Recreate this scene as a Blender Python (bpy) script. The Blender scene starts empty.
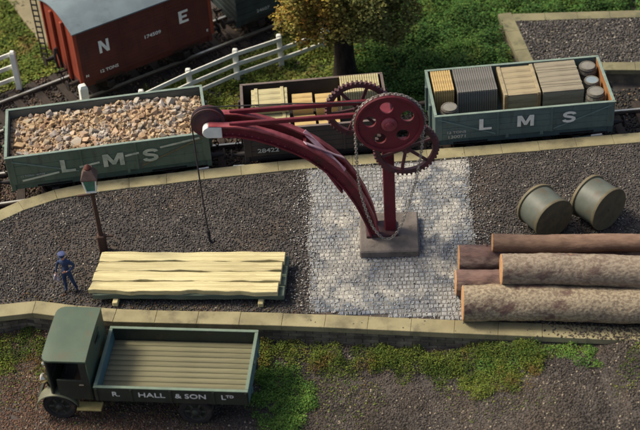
import bpy, bmesh, math, random
import numpy as np
from mathutils import Vector, Matrix, Quaternion

random.seed(7)
RNG = np.random.default_rng(7)
scene = bpy.context.scene
COL = scene.collection
R = math.radians
PI = math.pi

# ------------------------------------------------------------------ camera, sky, sun
cam_data = bpy.data.cameras.new('camera')
cam = bpy.data.objects.new('camera', cam_data)
COL.objects.link(cam)
scene.camera = cam
_fw = Vector((0.0, 0.76397743, -0.64524297))
_r = Vector((0.99735098, -0.04693463, -0.05557131))
_u = Vector((0.07273947, 0.64353371, 0.76195363))
cam.matrix_world = Matrix(((_r.x, _u.x, -_fw.x, 0.0), (_r.y, _u.y, -_fw.y, -32.7545),
                           (_r.z, _u.z, -_fw.z, 27.6639), (0, 0, 0, 1)))
cam_data.sensor_fit = 'HORIZONTAL'
cam_data.sensor_width = 36.0
cam_data.lens = 1503.87 / 640 * 36.0
cam_data.clip_start = 0.5
cam_data.clip_end = 2000
cam_data.dof.use_dof = True
cam_data.dof.focus_distance = 41.0
cam_data.dof.aperture_fstop = 0.36

SUN_DIR = Vector((-0.62, 0.24, 0.76)).normalized()
SUN_EL = math.asin(SUN_DIR.z)
world = bpy.data.worlds.new('World')
scene.world = world
world.use_nodes = True
wn = world.node_tree
sky = wn.nodes.new('ShaderNodeTexSky')
sky.sky_type = 'NISHITA'
sky.sun_disc = False
sky.air_density = 0.8
sky.dust_density = 5.0
sky.ozone_density = 0.3
sky.sun_elevation = SUN_EL
sky.sun_rotation = math.atan2(SUN_DIR.x, SUN_DIR.y)
wn.links.new(sky.outputs[0], wn.nodes['Background'].inputs[0])
wn.nodes['Background'].inputs[1].default_value = 0.105
sl = bpy.data.lights.new('sun', 'SUN')
sl.energy = 2.35
sl.angle = R(15)
sl.color = (1.0, 0.89, 0.71)
sun = bpy.data.objects.new('sun', sl)
COL.objects.link(sun)
sun.rotation_euler = (-SUN_DIR).to_track_quat('-Z', 'Y').to_euler()
sun.location = SUN_DIR * 60
scene.view_settings.view_transform = 'Standard'
scene.view_settings.look = 'None'
scene.view_settings.gamma = 1.0
scene.view_settings.exposure = 0.70
scene.cycles.max_bounces = 5


# ------------------------------------------------------------------ materials
def mat(name, c1, c2=None, scale=3.0, rough=0.75, island=0.0, objrand=0.0, stretch=(1, 1, 1), bump=0.0, bscale=None,
        c3=None, s3=1.2, t3=(0.5, 0.62), spec=0.3, metal=0.0, detail=4.0, speck=None, ramp=(0.35, 0.65), hue=0.0, world_co=False,
        grad=None, stretch3=None):
    m = bpy.data.materials.new(name)
    m.use_nodes = True
    nt = m.node_tree
    N, L = nt.nodes, nt.links
    b = N['Principled BSDF']
    b.inputs['Roughness'].default_value = rough
    b.inputs['Specular IOR Level'].default_value = spec
    b.inputs['Metallic'].default_value = metal
    tc = N.new('ShaderNodeTexCoord')
    geo = N.new('ShaderNodeNewGeometry')
    src = geo.outputs['Position'] if world_co else tc.outputs['Object']
    mp = N.new('ShaderNodeMapping')
    mp.inputs['Scale'].default_value = stretch
    L.new(src, mp.inputs['Vector'])
    vec = mp.outputs['Vector']
    c2 = c2 or tuple(x * 0.75 for x in c1)

    def noise(sc, det=detail, r=0.6):
        n = N.new('ShaderNodeTexNoise')
        n.inputs['Scale'].default_value = sc
        n.inputs['Detail'].default_value = det
        n.inputs['Roughness'].default_value = r
        L.new(vec, n.inputs['Vector'])
        return n.outputs['Fac']

    def rampn(fac, a, z):
        mr = N.new('ShaderNodeMapRange')
        mr.interpolation_type = 'SMOOTHSTEP'
        mr.inputs['From Min'].default_value = a
        mr.inputs['From Max'].default_value = z
        L.new(fac, mr.inputs['Value'])
        return mr.outputs[0]

    def mix(fac, a, bb):
        mx = N.new('ShaderNodeMix')
        mx.data_type = 'RGBA'
        if isinstance(fac, float):
            mx.inputs[0].default_value = fac
        else:
            L.new(fac, mx.inputs[0])
        for k, v in ((6, a), (7, bb)):
            if isinstance(v, tuple):
                mx.inputs[k].default_value = (*v, 1)
            else:
                L.new(v, mx.inputs[k])
        return mx.outputs[2]

    col = mix(rampn(noise(scale), *ramp), c1, c2)
    if grad:      # natural colour change along x: (axis, from, to, colour)
        ax, a, z, gc = grad
        sx = N.new('ShaderNodeSeparateXYZ')
        L.new(src, sx.inputs[0])
        ad = N.new('ShaderNodeMath')
        ad.operation = 'MULTIPLY_ADD'
        L.new(noise(0.9), ad.inputs[0])
        ad.inputs[1].default_value = (z - a) * 1.2
        L.new(sx.outputs[ax], ad.inputs[2])
        col = mix(rampn(ad.outputs[0], a + (z - a) * 0.6, z + (z - a) * 0.6), col, gc)
    if stretch3:
        mp3 = N.new('ShaderNodeMapping')
        mp3.inputs['Scale'].default_value = stretch3
        L.new(src, mp3.inputs['Vector'])
        vec = mp3.outputs['Vector']
    if c3:
        col = mix(rampn(noise(s3, 5.0, 0.65), *t3), col, c3)
    rnd = None
    if island:
        rnd, amt = geo.outputs['Random Per Island'], island
    elif objrand:
        oi = N.new('ShaderNodeObjectInfo')
        rnd, amt = oi.outputs['Random'], objrand
    if rnd is not None:
        hs = N.new('ShaderNodeHueSaturation')
        mr = N.new('ShaderNodeMapRange')
        L.new(rnd, mr.inputs['Value'])
        mr.inputs['To Min'].default_value = 1 - amt
        mr.inputs['To Max'].default_value = 1 + amt
        L.new(mr.outputs[0], hs.inputs['Value'])
        if hue:
            ml = N.new('ShaderNodeMath')
            ml.operation = 'MULTIPLY'
            ml.inputs[1].default_value = 7.31
            L.new(rnd, ml.inputs[0])
            fr = N.new('ShaderNodeMath')
            fr.operation = 'FRACT'
            L.new(ml.outputs[0], fr.inputs[0])
            m2 = N.new('ShaderNodeMapRange')
            L.new(fr.outputs[0], m2.inputs['Value'])
            m2.inputs['To Min'].default_value = 0.5 - hue
            m2.inputs['To Max'].default_value = 0.5 + hue
            L.new(m2.outputs[0], hs.inputs['Hue'])
        L.new(col, hs.inputs['Color'])
        col = hs.outputs[0]
        if speck:
            thr, sc_ = speck
            cp = N.new('ShaderNodeMath')
            cp.operation = 'GREATER_THAN'
            cp.inputs[1].default_value = thr
            m3 = N.new('ShaderNodeMath')
            m3.operation = 'MULTIPLY'
            m3.inputs[1].default_value = 13.7
            L.new(rnd, m3.inputs[0])
            f3 = N.new('ShaderNodeMath')
            f3.operation = 'FRACT'
            L.new(m3.outputs[0], f3.inputs[0])
            L.new(f3.outputs[0], cp.inputs[0])
            col = mix(cp.outputs[0], col, sc_)
    L.new(col, b.inputs['Base Color'])
    if bump:
        bp = N.new('ShaderNodeBump')
        bp.inputs['Strength'].default_value = bump
        bp.inputs['Distance'].default_value = 0.03
        L.new(noise(bscale or scale * 4), bp.inputs['Height'])
        L.new(bp.outputs[0], b.inputs['Normal'])
    return m


M = {}
M['soil'] = mat('soil', (0.075, 0.066, 0.058), (0.045, 0.04, 0.037), 2.0, 0.95, bump=0.6, bscale=14, c3=(0.07, 0.055, 0.043), s3=0.7, world_co=True)
M['grit'] = mat('grit', (0.096, 0.088, 0.079), (0.058, 0.054, 0.050), 1.2, 0.9, island=0.55, hue=0.015, speck=(0.975, (0.36, 0.33, 0.27)), c3=(0.085, 0.07, 0.055), s3=0.9, t3=(0.6, 0.85), world_co=True)
M['chalk'] = mat('chalk', (0.42, 0.41, 0.38), (0.28, 0.28, 0.27), 1.5, 0.95, island=0.3, world_co=True)
M['debris'] = mat('debris', (0.15, 0.085, 0.04), (0.08, 0.07, 0.03), 2.5, 0.9, island=0.6, hue=0.05, world_co=True)
M['yard_chippings'] = mat('yard_chippings', (0.088, 0.074, 0.060), (0.048, 0.041, 0.034), 0.9, 0.9, island=0.55, hue=0.02, speck=(0.975, (0.32, 0.27, 0.19)), grad=(0, -1.0, -6.5, (0.105, 0.062, 0.040)), c3=(0.066, 0.051, 0.036), s3=0.5, t3=(0.5, 0.7), world_co=True)
M['ballast'] = mat('ballast', (0.10, 0.07, 0.05), (0.04, 0.034, 0.03), 1.2, 0.9, island=0.6, hue=0.03, speck=(0.95, (0.25, 0.17, 0.1)), grad=(0, -4.0, 2.0, (0.04, 0.037, 0.033)), world_co=True)
M['sett'] = mat('sett', (0.265, 0.272, 0.265), (0.115, 0.135, 0.16), 0.8, 0.9, island=0.26, c3=(0.38, 0.37, 0.32), s3=0.85, t3=(0.48, 0.64), world_co=True, ramp=(0.40, 0.58), hue=0.015, bump=0.7, bscale=22, detail=9.0)
M['sett_joint'] = mat('sett_joint', (0.17, 0.165, 0.145), (0.08, 0.082, 0.085), 1.6, 0.95, world_co=True, c3=(0.29, 0.28, 0.25), s3=0.85, t3=(0.48, 0.64), bump=0.6, bscale=26, detail=8.0)
M['coping'] = mat('coping', (0.28, 0.25, 0.14), (0.205, 0.182, 0.10), 1.1, 0.85, objrand=0.04, bump=0.25, bscale=18, c3=(0.14, 0.125, 0.075), s3=1.7, t3=(0.50, 0.72), world_co=True)
M['wall_stone'] = mat('wall_stone', (0.16, 0.14, 0.10), (0.08, 0.07, 0.055), 2.0, 0.9, island=0.35, world_co=True, bump=0.3)
M['mortar'] = mat('mortar', (0.06, 0.055, 0.045), (0.04, 0.04, 0.03), 2.0, 0.95)
M['grass'] = mat('grass', (0.155, 0.175, 0.034), (0.075, 0.115, 0.024), 0.9, 0.9, island=0.55, hue=0.03, c3=(0.165, 0.125, 0.04), s3=0.7, t3=(0.5, 0.68), world_co=True, spec=0.1)
M['deep_grass'] = mat('deep_grass', (0.07, 0.14, 0.03), (0.038, 0.082, 0.022), 0.9, 0.9, island=0.55, hue=0.025, c3=(0.105, 0.13, 0.03), s3=0.8, t3=(0.55, 0.7), world_co=True, spec=0.1)
M['weeds'] = mat('weeds', (0.115, 0.145, 0.026), (0.055, 0.085, 0.018), 1.3, 0.9, island=0.55, hue=0.03, c3=(0.135, 0.085, 0.03), s3=1.1, t3=(0.53, 0.66), world_co=True, spec=0.1)
M['fresh_weeds'] = mat('fresh_weeds', (0.11, 0.20, 0.038), (0.06, 0.125, 0.027), 1.6, 0.9, island=0.5, hue=0.025, world_co=True, spec=0.1)
M['crown'] = mat('crown', (0.27, 0.165, 0.028), (0.185, 0.12, 0.026), 2.0, 0.9, island=0.5, hue=0.025, grad=(0, -1.0, 0.5, (0.20, 0.205, 0.06)), c3=(0.20, 0.18, 0.045), s3=1.0, t3=(0.48, 0.62), spec=0.1)
M['bark'] = mat('bark', (0.035, 0.025, 0.018), (0.012, 0.009, 0.007), 4.0, 0.9, stretch=(2, 2, 0.6), bump=0.8, bscale=9)
M['dark_coping'] = mat('dark_coping', (0.205, 0.19, 0.105), (0.14, 0.13, 0.075), 1.1, 0.9, bump=0.25, bscale=18, c3=(0.09, 0.092, 0.052), s3=1.7, t3=(0.48, 0.70), world_co=True)  # darker olive version of the coping colour
M['iron_black'] = mat('iron_black', (0.018, 0.016, 0.016), (0.03, 0.022, 0.018), 5.0, 0.6, c3=(0.055, 0.03, 0.018), s3=3.0, t3=(0.58, 0.75))
M['rail_rust'] = mat('rail_rust', (0.07, 0.045, 0.03), (0.035, 0.025, 0.02), 5.0, 0.7)
M['rail_steel'] = mat('rail_steel', (0.62, 0.60, 0.48), (0.5, 0.48, 0.4), 4.0, 0.3, metal=0.7, stretch=(0.3, 4, 4))
M['sleeper'] = mat('sleeper', (0.045, 0.034, 0.026), (0.025, 0.02, 0.017), 6.0, 0.9, stretch=(4, 0.5, 4))
M['wagon_green'] = mat('wagon_green', (0.125, 0.165, 0.108), (0.10, 0.138, 0.088), 1.5, 0.6, c3=(0.095, 0.10, 0.07), s3=1.6, t3=(0.5, 0.72), stretch3=(3.5, 3.5, .7), bump=0.12, bscale=20)
M['wagon_rim'] = mat('wagon_rim', (0.19, 0.25, 0.205), (0.15, 0.20, 0.165), 4.0, 0.6)
M['wagon_teal'] = mat('wagon_teal', (0.098, 0.145, 0.135), (0.08, 0.12, 0.112), 1.5, 0.6, c3=(0.078, 0.095, 0.085), s3=1.6, t3=(0.5, 0.72), stretch3=(3.5, 3.5, .7), bump=0.12, bscale=20)
M['wagon_inside'] = mat('wagon_inside', (0.12, 0.13, 0.11), (0.085, 0.09, 0.08), 3.0, 0.8, stretch=(0.4, 1, 3))
M['wagon_warm_lit'] = mat('wagon_warm_lit', (0.34, 0.15, 0.05), (0.22, 0.10, 0.04), 3.0, 0.8, stretch=(3, 0.4, 3))  # warm light falling on an end lining, painted as orange
M['wagon_brown'] = mat('wagon_brown', (0.045, 0.037, 0.032), (0.03, 0.025, 0.022), 1.5, 0.65, c3=(0.045, 0.036, 0.033), s3=2.5, t3=(0.5, 0.7), bump=0.08, bscale=20)
M['wagon_brown_rim'] = mat('wagon_brown_rim', (0.15, 0.12, 0.105), (0.11, 0.085, 0.075), 4.0, 0.7)
M['van_red_shaded'] = mat('van_red_shaded', (0.098, 0.025, 0.018), (0.078, 0.02, 0.015), 1.5, 0.65, c3=(0.058, 0.021, 0.016), s3=1.4, t3=(0.5, 0.75), stretch3=(3, 3, .6), bump=0.08, bscale=12)  # van red with the shade of its long sides painted in
M['van_red_lit'] = mat('van_red_lit', (0.25, 0.046, 0.022), (0.20, 0.036, 0.018), 1.5, 0.6, bump=0.05, bscale=12, c3=(0.15, 0.032, 0.018), s3=1.6, t3=(0.52, 0.75), stretch3=(3, 3, .6))  # same van red, brighter, with the light on the ends painted in
M['van_roof'] = mat('van_roof', (0.145, 0.19, 0.205), (0.11, 0.145, 0.16), 1.1, 0.75, c3=(0.085, 0.105, 0.11), s3=1.4, t3=(0.52, 0.78))
M['dark_wagon'] = mat('dark_wagon', (0.03, 0.045, 0.045), (0.02, 0.03, 0.03), 2, 0.7)
M['letter_white'] = mat('letter_white', (0.80, 0.80, 0.72), (0.68, 0.69, 0.62), 6, 0.6)
M['letter_cream'] = mat('letter_cream', (0.60, 0.61, 0.43), (0.42, 0.45, 0.31), 3, 0.7, c3=(0.28, 0.32, 0.22), s3=5, t3=(0.55, 0.75))
M['letter_faint'] = mat('letter_faint', (0.42, 0.44, 0.40), (0.30, 0.32, 0.29), 9, 0.6)
M['strap_tan'] = mat('strap_tan', (0.20, 0.155, 0.075), (0.14, 0.12, 0.06), 4, 0.7)
M['strap_green'] = mat('strap_green', (0.19, 0.25, 0.20), (0.14, 0.19, 0.15), 4, 0.7)
M['strap_teal'] = mat('strap_teal', (0.14, 0.21, 0.20), (0.11, 0.17, 0.16), 4, 0.7)
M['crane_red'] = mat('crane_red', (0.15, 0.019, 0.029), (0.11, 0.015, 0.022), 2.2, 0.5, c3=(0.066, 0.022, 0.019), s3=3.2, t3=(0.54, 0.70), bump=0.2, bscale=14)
M['crane_edge'] = mat('crane_edge', (0.30, 0.075, 0.085), (0.20, 0.035, 0.042), 3.0, 0.5, c3=(0.10, 0.03, 0.025), s3=4, t3=(0.58, 0.72))  # lighter red, gives the girders' top flanges a painted highlight
M['crane_brace'] = mat('crane_brace', (0.50, 0.36, 0.41), (0.36, 0.20, 0.24), 3.5, 0.5)  # lilac highlight on the crossing bars is painted into this colour
M['gear_iron'] = mat('gear_iron', (0.050, 0.030, 0.032), (0.10, 0.03, 0.035), 1.4, 0.55, c3=(0.03, 0.025, 0.025), s3=5.0, t3=(0.5, 0.7))
M['chain_steel'] = mat('chain_steel', (0.44, 0.41, 0.35), (0.20, 0.18, 0.15), 8, 0.45, metal=0.3)
M['rope'] = mat('rope', (0.035, 0.03, 0.035), (0.02, 0.02, 0.02), 8, 0.8)
M['white_paint'] = mat('white_paint', (0.78, 0.78, 0.72), (0.66, 0.67, 0.60), 3, 0.5)
M['plinth'] = mat('plinth', (0.155, 0.135, 0.118), (0.105, 0.092, 0.082), 2.0, 0.85, c3=(0.07, 0.06, 0.052), s3=3.0, t3=(0.52, 0.75), bump=0.5, bscale=22)
M['fence_white'] = mat('fence_white', (0.82, 0.82, 0.72), (0.68, 0.69, 0.60), 2.0, 0.6)
M['crate_pale'] = mat('crate_pale', (0.43, 0.385, 0.21), (0.33, 0.295, 0.16), 2.0, 0.8, stretch=(0.6, 3, 3), bump=0.25, c3=(0.26, 0.22, 0.125), s3=2, t3=(0.55, 0.75))
M['crate_yellow'] = mat('crate_yellow', (0.48, 0.35, 0.145), (0.37, 0.26, 0.105), 2.0, 0.8, stretch=(0.6, 3, 3), bump=0.25, c3=(0.30, 0.205, 0.09), s3=2, t3=(0.55, 0.75))
M['crate_grey'] = mat('crate_grey', (0.155, 0.15, 0.135), (0.11, 0.108, 0.098), 2.0, 0.8, bump=0.2, c3=(0.09, 0.085, 0.075), s3=2, t3=(0.55, 0.75))
M['crate_tan'] = mat('crate_tan', (0.31, 0.26, 0.155), (0.24, 0.20, 0.12), 2.0, 0.8, stretch=(0.6, 3, 3), bump=0.25, c3=(0.19, 0.15, 0.09), s3=2, t3=(0.55, 0.75))
M['crate_drab'] = mat('crate_drab', (0.245, 0.22, 0.155), (0.19, 0.168, 0.12), 2.0, 0.8, stretch=(0.6, 3, 3), bump=0.25, c3=(0.155, 0.13, 0.092), s3=2, t3=(0.55, 0.75))
M['crate_band'] = mat('crate_band', (0.30, 0.20, 0.09), (0.22, 0.14, 0.07), 3.0, 0.8)
M['barrel'] = mat('barrel', (0.20, 0.185, 0.145), (0.14, 0.13, 0.105), 3.0, 0.75, bump=0.2)
M['barrel_lid'] = mat('barrel_lid', (0.20, 0.195, 0.165), (0.15, 0.145, 0.125), 3.0, 0.75)
M['barrel_blue'] = mat('barrel_blue', (0.20, 0.245, 0.27), (0.16, 0.20, 0.22), 3.0, 0.75)
M['hoop'] = mat('hoop', (0.09, 0.085, 0.075), (0.06, 0.055, 0.05), 3.0, 0.6)
M['drum'] = mat('drum', (0.105, 0.118, 0.095), (0.08, 0.09, 0.072), 2.0, 0.5, c3=(0.095, 0.075, 0.045), s3=1.8, t3=(0.53, 0.72))
M['drum_rim'] = mat('drum_rim', (0.15, 0.125, 0.07), (0.10, 0.09, 0.055), 3.0, 0.6)
M['drum_head'] = mat('drum_head', (0.085, 0.093, 0.075), (0.066, 0.073, 0.06), 2.0, 0.55, c3=(0.075, 0.06, 0.04), s3=2.0, t3=(0.52, 0.7))
M['plank_cream'] = mat('plank_cream', (0.60, 0.54, 0.29), (0.42, 0.36, 0.18), 2.5, 0.85, stretch=(0.25, 7, 7), objrand=0.12, c3=(0.36, 0.27, 0.14), s3=2.0, t3=(0.57, 0.72), stretch3=(0.6, 4, 4), bump=0.7, bscale=9, detail=6.0)
M['plank_green'] = mat('plank_green', (0.115, 0.15, 0.11), (0.075, 0.10, 0.075), 2.0, 0.8, stretch=(0.5, 3, 3), objrand=0.15)
M['bark_lichen'] = mat('bark_lichen', (0.33, 0.275, 0.185), (0.185, 0.145, 0.10), 16.0, 0.9, c3=(0.115, 0.072, 0.058), s3=1.6, t3=(0.54, 0.65), bump=1.0, bscale=14, stretch=(0.8, 1, 1), ramp=(0.42, 0.6), detail=6.0)
M['bark_grey'] = mat('bark_grey', (0.29, 0.24, 0.175), (0.185, 0.145, 0.105), 14.0, 0.9, c3=(0.125, 0.085, 0.068), s3=1.9, t3=(0.54, 0.66), bump=1.0, bscale=14, stretch=(0.7, 1, 1), ramp=(0.40, 0.6), detail=6.0)
M['bark_brown'] = mat('bark_brown', (0.21, 0.135, 0.092), (0.15, 0.095, 0.066), 9.0, 0.9, bump=0.4, bscale=20, stretch=(0.4, 1, 1))
M['bark_red'] = mat('bark_red', (0.19, 0.12, 0.098), (0.09, 0.058, 0.052), 5.0, 0.9, c3=(0.30, 0.225, 0.175), s3=1.8, t3=(0.54, 0.68), bump=1.0, bscale=12, stretch=(0.4, 1, 1), detail=6.0)
M['cut_wood'] = mat('cut_wood', (0.46, 0.27, 0.13), (0.34, 0.185, 0.085), 9.0, 0.85, bump=0.4, bscale=20)
M['spot'] = mat('spot', (0.42, 0.22, 0.09), (0.30, 0.16, 0.07), 6.0, 0.8)
M['lamp_post'] = mat('lamp_post', (0.075, 0.040, 0.028), (0.045, 0.026, 0.02), 3.0, 0.7)
M['lamp_cap'] = mat('lamp_cap', (0.12, 0.08, 0.065), (0.075, 0.045, 0.036), 4.0, 0.7)
M['lamp_knob'] = mat('lamp_knob', (0.10, 0.03, 0.022), None, 4.0, 0.7)
M['lamp_glass'] = mat('lamp_glass', (0.06, 0.20, 0.15), (0.04, 0.14, 0.105), 5.0, 0.2, spec=0.6)
M['lorry_green'] = mat('lorry_green', (0.073, 0.106, 0.070), (0.06, 0.09, 0.06), 1.2, 0.5, c3=(0.088, 0.092, 0.058), s3=2.0, t3=(0.50, 0.72), bump=0.08, bscale=20)
M['lorry_blue_lit'] = mat('lorry_blue_lit', (0.095, 0.185, 0.20), (0.08, 0.155, 0.17), 1.6, 0.45)  # bluish light on the bed's end boards, put into the colour
M['lorry_dark'] = mat('lorry_dark', (0.034, 0.041, 0.028), (0.026, 0.031, 0.022), 2.0, 0.55, c3=(0.062, 0.05, 0.034), s3=2.2, t3=(0.55, 0.75))  # dark green; also carries painted shade for the bed walls
M['lorry_rim'] = mat('lorry_rim', (0.15, 0.20, 0.145), (0.12, 0.165, 0.12), 3.0, 0.55)
M['lorry_floor'] = mat('lorry_floor', (0.18, 0.168, 0.095), (0.125, 0.12, 0.068), 2.0, 0.8, stretch=(0.3, 4, 4), objrand=0.12, c3=(0.10, 0.092, 0.055), s3=1.3, t3=(0.52, 0.75))
M['mudguard'] = mat('mudguard', (0.15, 0.155, 0.095), (0.11, 0.115, 0.075), 2.0, 0.55)
M['step_board'] = mat('step_board', (0.42, 0.35, 0.13), (0.32, 0.26, 0.10), 3.0, 0.7)  # yellow light on the lorry step is put into the colour
M['tyre'] = mat('tyre', (0.022, 0.021, 0.02), (0.032, 0.028, 0.025), 4.0, 0.85, c3=(0.075, 0.055, 0.04), s3=4.0, t3=(0.55, 0.72))
M['hub'] = mat('hub', (0.055, 0.065, 0.045), (0.04, 0.046, 0.034), 3.0, 0.5)
M['brass'] = mat('brass', (0.80, 0.72, 0.52), (0.7, 0.6, 0.4), 4.0, 0.18, metal=1.0)
M['lens_glass'] = mat('lens_glass', (0.8, 0.8, 0.75), (0.7, 0.7, 0.66), 3.0, 0.1, spec=0.8)
M['seat_leather'] = mat('seat_leather', (0.12, 0.075, 0.04), (0.08, 0.05, 0.03), 4.0, 0.6)
M['navy'] = mat('navy', (0.030, 0.052, 0.115), (0.02, 0.036, 0.08), 5.0, 0.75, bump=0.3, bscale=10)
M['navy_cap'] = mat('navy_cap', (0.055, 0.075, 0.17), (0.04, 0.055, 0.125), 5.0, 0.75)
M['skin'] = mat('skin', (0.50, 0.27, 0.17), (0.42, 0.21, 0.13), 6.0, 0.6)
M['boot'] = mat('boot', (0.02, 0.018, 0.016), None, 5.0, 0.6)
M['hair'] = mat('hair', (0.04, 0.025, 0.015), None, 5.0, 0.8)
M['rag'] = mat('rag', (0.42, 0.40, 0.46), (0.34, 0.32, 0.38), 5.0, 0.85)
M['stone'] = mat('stone', (0.40, 0.295, 0.185), (0.32, 0.215, 0.12), 1.8, 0.9, objrand=0.25, hue=0.012, bump=0.35, bscale=9, c3=(0.36, 0.325, 0.275), s3=1.6, t3=(0.45, 0.6), world_co=True)
M['stone_small'] = mat('stone_small', (0.38, 0.275, 0.165), (0.28, 0.19, 0.11), 2.5, 0.9, island=0.3, hue=0.012, c3=(0.31, 0.27, 0.22), s3=1.6, t3=(0.48, 0.62), world_co=True)
M['path'] = mat('path', (0.22, 0.19, 0.11), (0.16, 0.14, 0.08), 1.2, 0.9, bump=0.3, bscale=14, world_co=True)
M['hose'] = mat('hose', (0.02, 0.02, 0.022), None, 5.0, 0.5)
M['signal_lamp_red'] = mat('signal_lamp_red', (0.35, 0.03, 0.05), None, 5.0, 0.4)


# ------------------------------------------------------------------ mesh helpers
class MB:
    def __init__(self):
        self.v, self.f, self.mi = [], [], []

    def add(self, vs, fs, mi=0):
        o = len(self.v)
        self.v += [tuple(p) for p in vs]
        self.f += [tuple(i + o for i in f) for f in fs]
        self.mi += [mi] * len(fs)
        return self

    def box(self, c, s, ch=0.0, rot=None, mi=0):
        hx, hy, hz = s[0] / 2, s[1] / 2, s[2] / 2
        c = Vector(c)
        tf = (lambda p: c + (rot @ Vector(p))) if rot is not None else (lambda p: c + Vector(p))
        if ch <= 0:
            vs = [tf((x * hx, y * hy, z * hz)) for z in (-1, 1) for y in (-1, 1) for x in (-1, 1)]
            fs = [(0, 2, 3, 1), (4, 5, 7, 6), (0, 1, 5, 4), (2, 6, 7, 3), (0, 4, 6, 2), (1, 3, 7, 5)]
            return self.add(vs, fs, mi)
        ch = min(ch, hx * .9, hy * .9, hz * .9)
        h = (hx, hy, hz)
        idx, vs = {}, []
        for sx in (-1, 1):
            for sy in (-1, 1):
                for sz in (-1, 1):
                    for a in range(3):
                        q = [sx * hx, sy * hy, sz * hz]
                        for k in range(3):
                            if k != a:
                                q[k] -= math.copysign(ch, q[k])
                        idx[(sx, sy, sz, a)] = len(vs)
                        vs.append(q)
        fs = []

        def put(ii):
            P = [Vector(vs[i]) for i in ii]
            n = (P[1] - P[0]).cross(P[2] - P[0])
            cc = sum(P, Vector()) / len(P)
            fs.append(tuple(ii) if n.dot(cc) > 0 else tuple(reversed(ii)))
        for a in range(3):
            b, d = [k for k in range(3) if k != a]
            for s in (-1, 1):
                ring = []
                for (t, u) in ((-1, -1), (1, -1), (1, 1), (-1, 1)):
                    k = [0, 0, 0]
                    k[a], k[b], k[d] = s, t, u
                    ring.append(idx[(*k, a)])
                put(ring)
            for s in (-1, 1):
                for t in (-1, 1):
                    k1, k2 = [0, 0, 0], [0, 0, 0]
                    # edge along a between faces b and d
                    k1[a], k1[b], k1[d] = -1, s, t
                    k2[a], k2[b], k2[d] = 1, s, t
                    put([idx[(*k1, b)], idx[(*k2, b)], idx[(*k2, d)], idx[(*k1, d)]])
        for sx in (-1, 1):
            for sy in (-1, 1):
                for sz in (-1, 1):
                    put([idx[(sx, sy, sz, a)] for a in range(3)])
        return self.add([tf(q) for q in vs], fs, mi)

    def bar(self, p0, p1, w, h, ch=0.0, up=Vector((0, 0, 1)), mi=0):
        p0, p1 = Vector(p0), Vector(p1)
        x = (p1 - p0)
        L = x.length
        x.normalize()
        y = up.cross(x)
        if y.length < 1e-4:
            y = Vector((0, 1, 0)).cross(x)
        y.normalize()
        z = x.cross(y)
        rot = Matrix((x, y, z)).transposed()
        return self.box((p0 + p1) / 2, (L, w, h), ch, rot, mi)

    def tube(self, pts, rad, n=8, cap=True, mi=0):
        pts = [Vector(p) for p in pts]
        if not hasattr(rad, '__len__'):
            rad = [rad] * len(pts)
        vs, fs = [], []
        prev = None
        for i, p in enumerate(pts):
            t = (pts[min(i + 1, len(pts) - 1)] - pts[max(i - 1, 0)]).normalized()
            a = prev if prev is not None else (Vector((0, 0, 1)) if abs(t.z) < .9 else Vector((1, 0, 0)))
            u = (a - t * a.dot(t)).normalized()
            prev = u
            w = t.cross(u)
            for k in range(n):
                an = 2 * PI * k / n
                vs.append(p + (u * math.cos(an) + w * math.sin(an)) * rad[i])
        for i in range(len(pts) - 1):
            for k in range(n):
                a, b = i * n + k, i * n + (k + 1) % n
                fs.append((a, b, b + n, a + n))
        if cap:
            fs.append(tuple(reversed(range(n))))
            fs.append(tuple(range((len(pts) - 1) * n, len(pts) * n)))
        return self.add(vs, fs, mi)

    def cyl(self, p0, p1, r, n=16, r1=None, mi=0):
        return self.tube([p0, p1], [r, r if r1 is None else r1], n, True, mi)

    def lathe(self, prof, n=24, mat4=None, mi=0):
        vs, fs = [], []
        for (r, z) in prof:
            for k in range(n):
                a = 2 * PI * k / n
                v = Vector((r * math.cos(a), r * math.sin(a), z))
                vs.append(mat4 @ v if mat4 is not None else v)
        for i in range(len(prof) - 1):
            for k in range(n):
                a, b = i * n + k, i * n + (k + 1) % n
                fs.append((a, b, b + n, a + n))
        fs.append(tuple(reversed(range(n))))
        fs.append(tuple(range((len(prof) - 1) * n, len(prof) * n)))
        return self.add(vs, fs, mi)

    def prism(self, poly, z0, z1, inset=0.0, mi=0):
        """poly CCW in xy, extruded from z0 to z1, top edge chamfered by inset."""
        n = len(poly)
        P = [Vector((p[0], p[1])) for p in poly]
        vs = [(p.x, p.y, z0) for p in P]
        fs = [tuple(reversed(range(n)))]
        if inset > 0:
            Q = []
            for i in range(n):
                a, b, c = P[i - 1], P[i], P[(i + 1) % n]
                d1, d2 = (b - a).normalized(), (c - b).normalized()
                n1, n2 = Vector((-d1.y, d1.x)), Vector((-d2.y, d2.x))
                m = (n1 + n2)
                m = m / max(0.3, m.length_squared / 2)
                Q.append(b + m * inset)
            vs += [(p.x, p.y, z1 - inset) for p in P]
            vs += [(q.x, q.y, z1) for q in Q]
            rings = 3
        else:
            vs += [(p.x, p.y, z1) for p in P]
            rings = 2
        for r in range(rings - 1):
            for i in range(n):
                j = (i + 1) % n
                fs.append((r * n + i, r * n + j, (r + 1) * n + j, (r + 1) * n + i))
        fs.append(tuple(range((rings - 1) * n, rings * n)))
        return self.add(vs, fs, mi)

    def mesh(self, name, mats, smooth=False):
        me = bpy.data.meshes.new(name)
        me.from_pydata(self.v, [], self.f)
        if not isinstance(mats, (list, tuple)):
            mats = [mats]
        for m in mats:
            me.materials.append(m)
        if any(self.mi):
            me.polygons.foreach_set('material_index', self.mi)
        if smooth:
            me.polygons.foreach_set('use_smooth', [True] * len(me.polygons))
            try:
                me.set_sharp_from_angle(angle=R(38))
            except Exception:
                pass
        me.update()
        return me

    def obj(self, name, mats, parent=None, smooth=False, **kw):
        return link(self.mesh(name, mats, smooth), name, parent, **kw)


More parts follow.
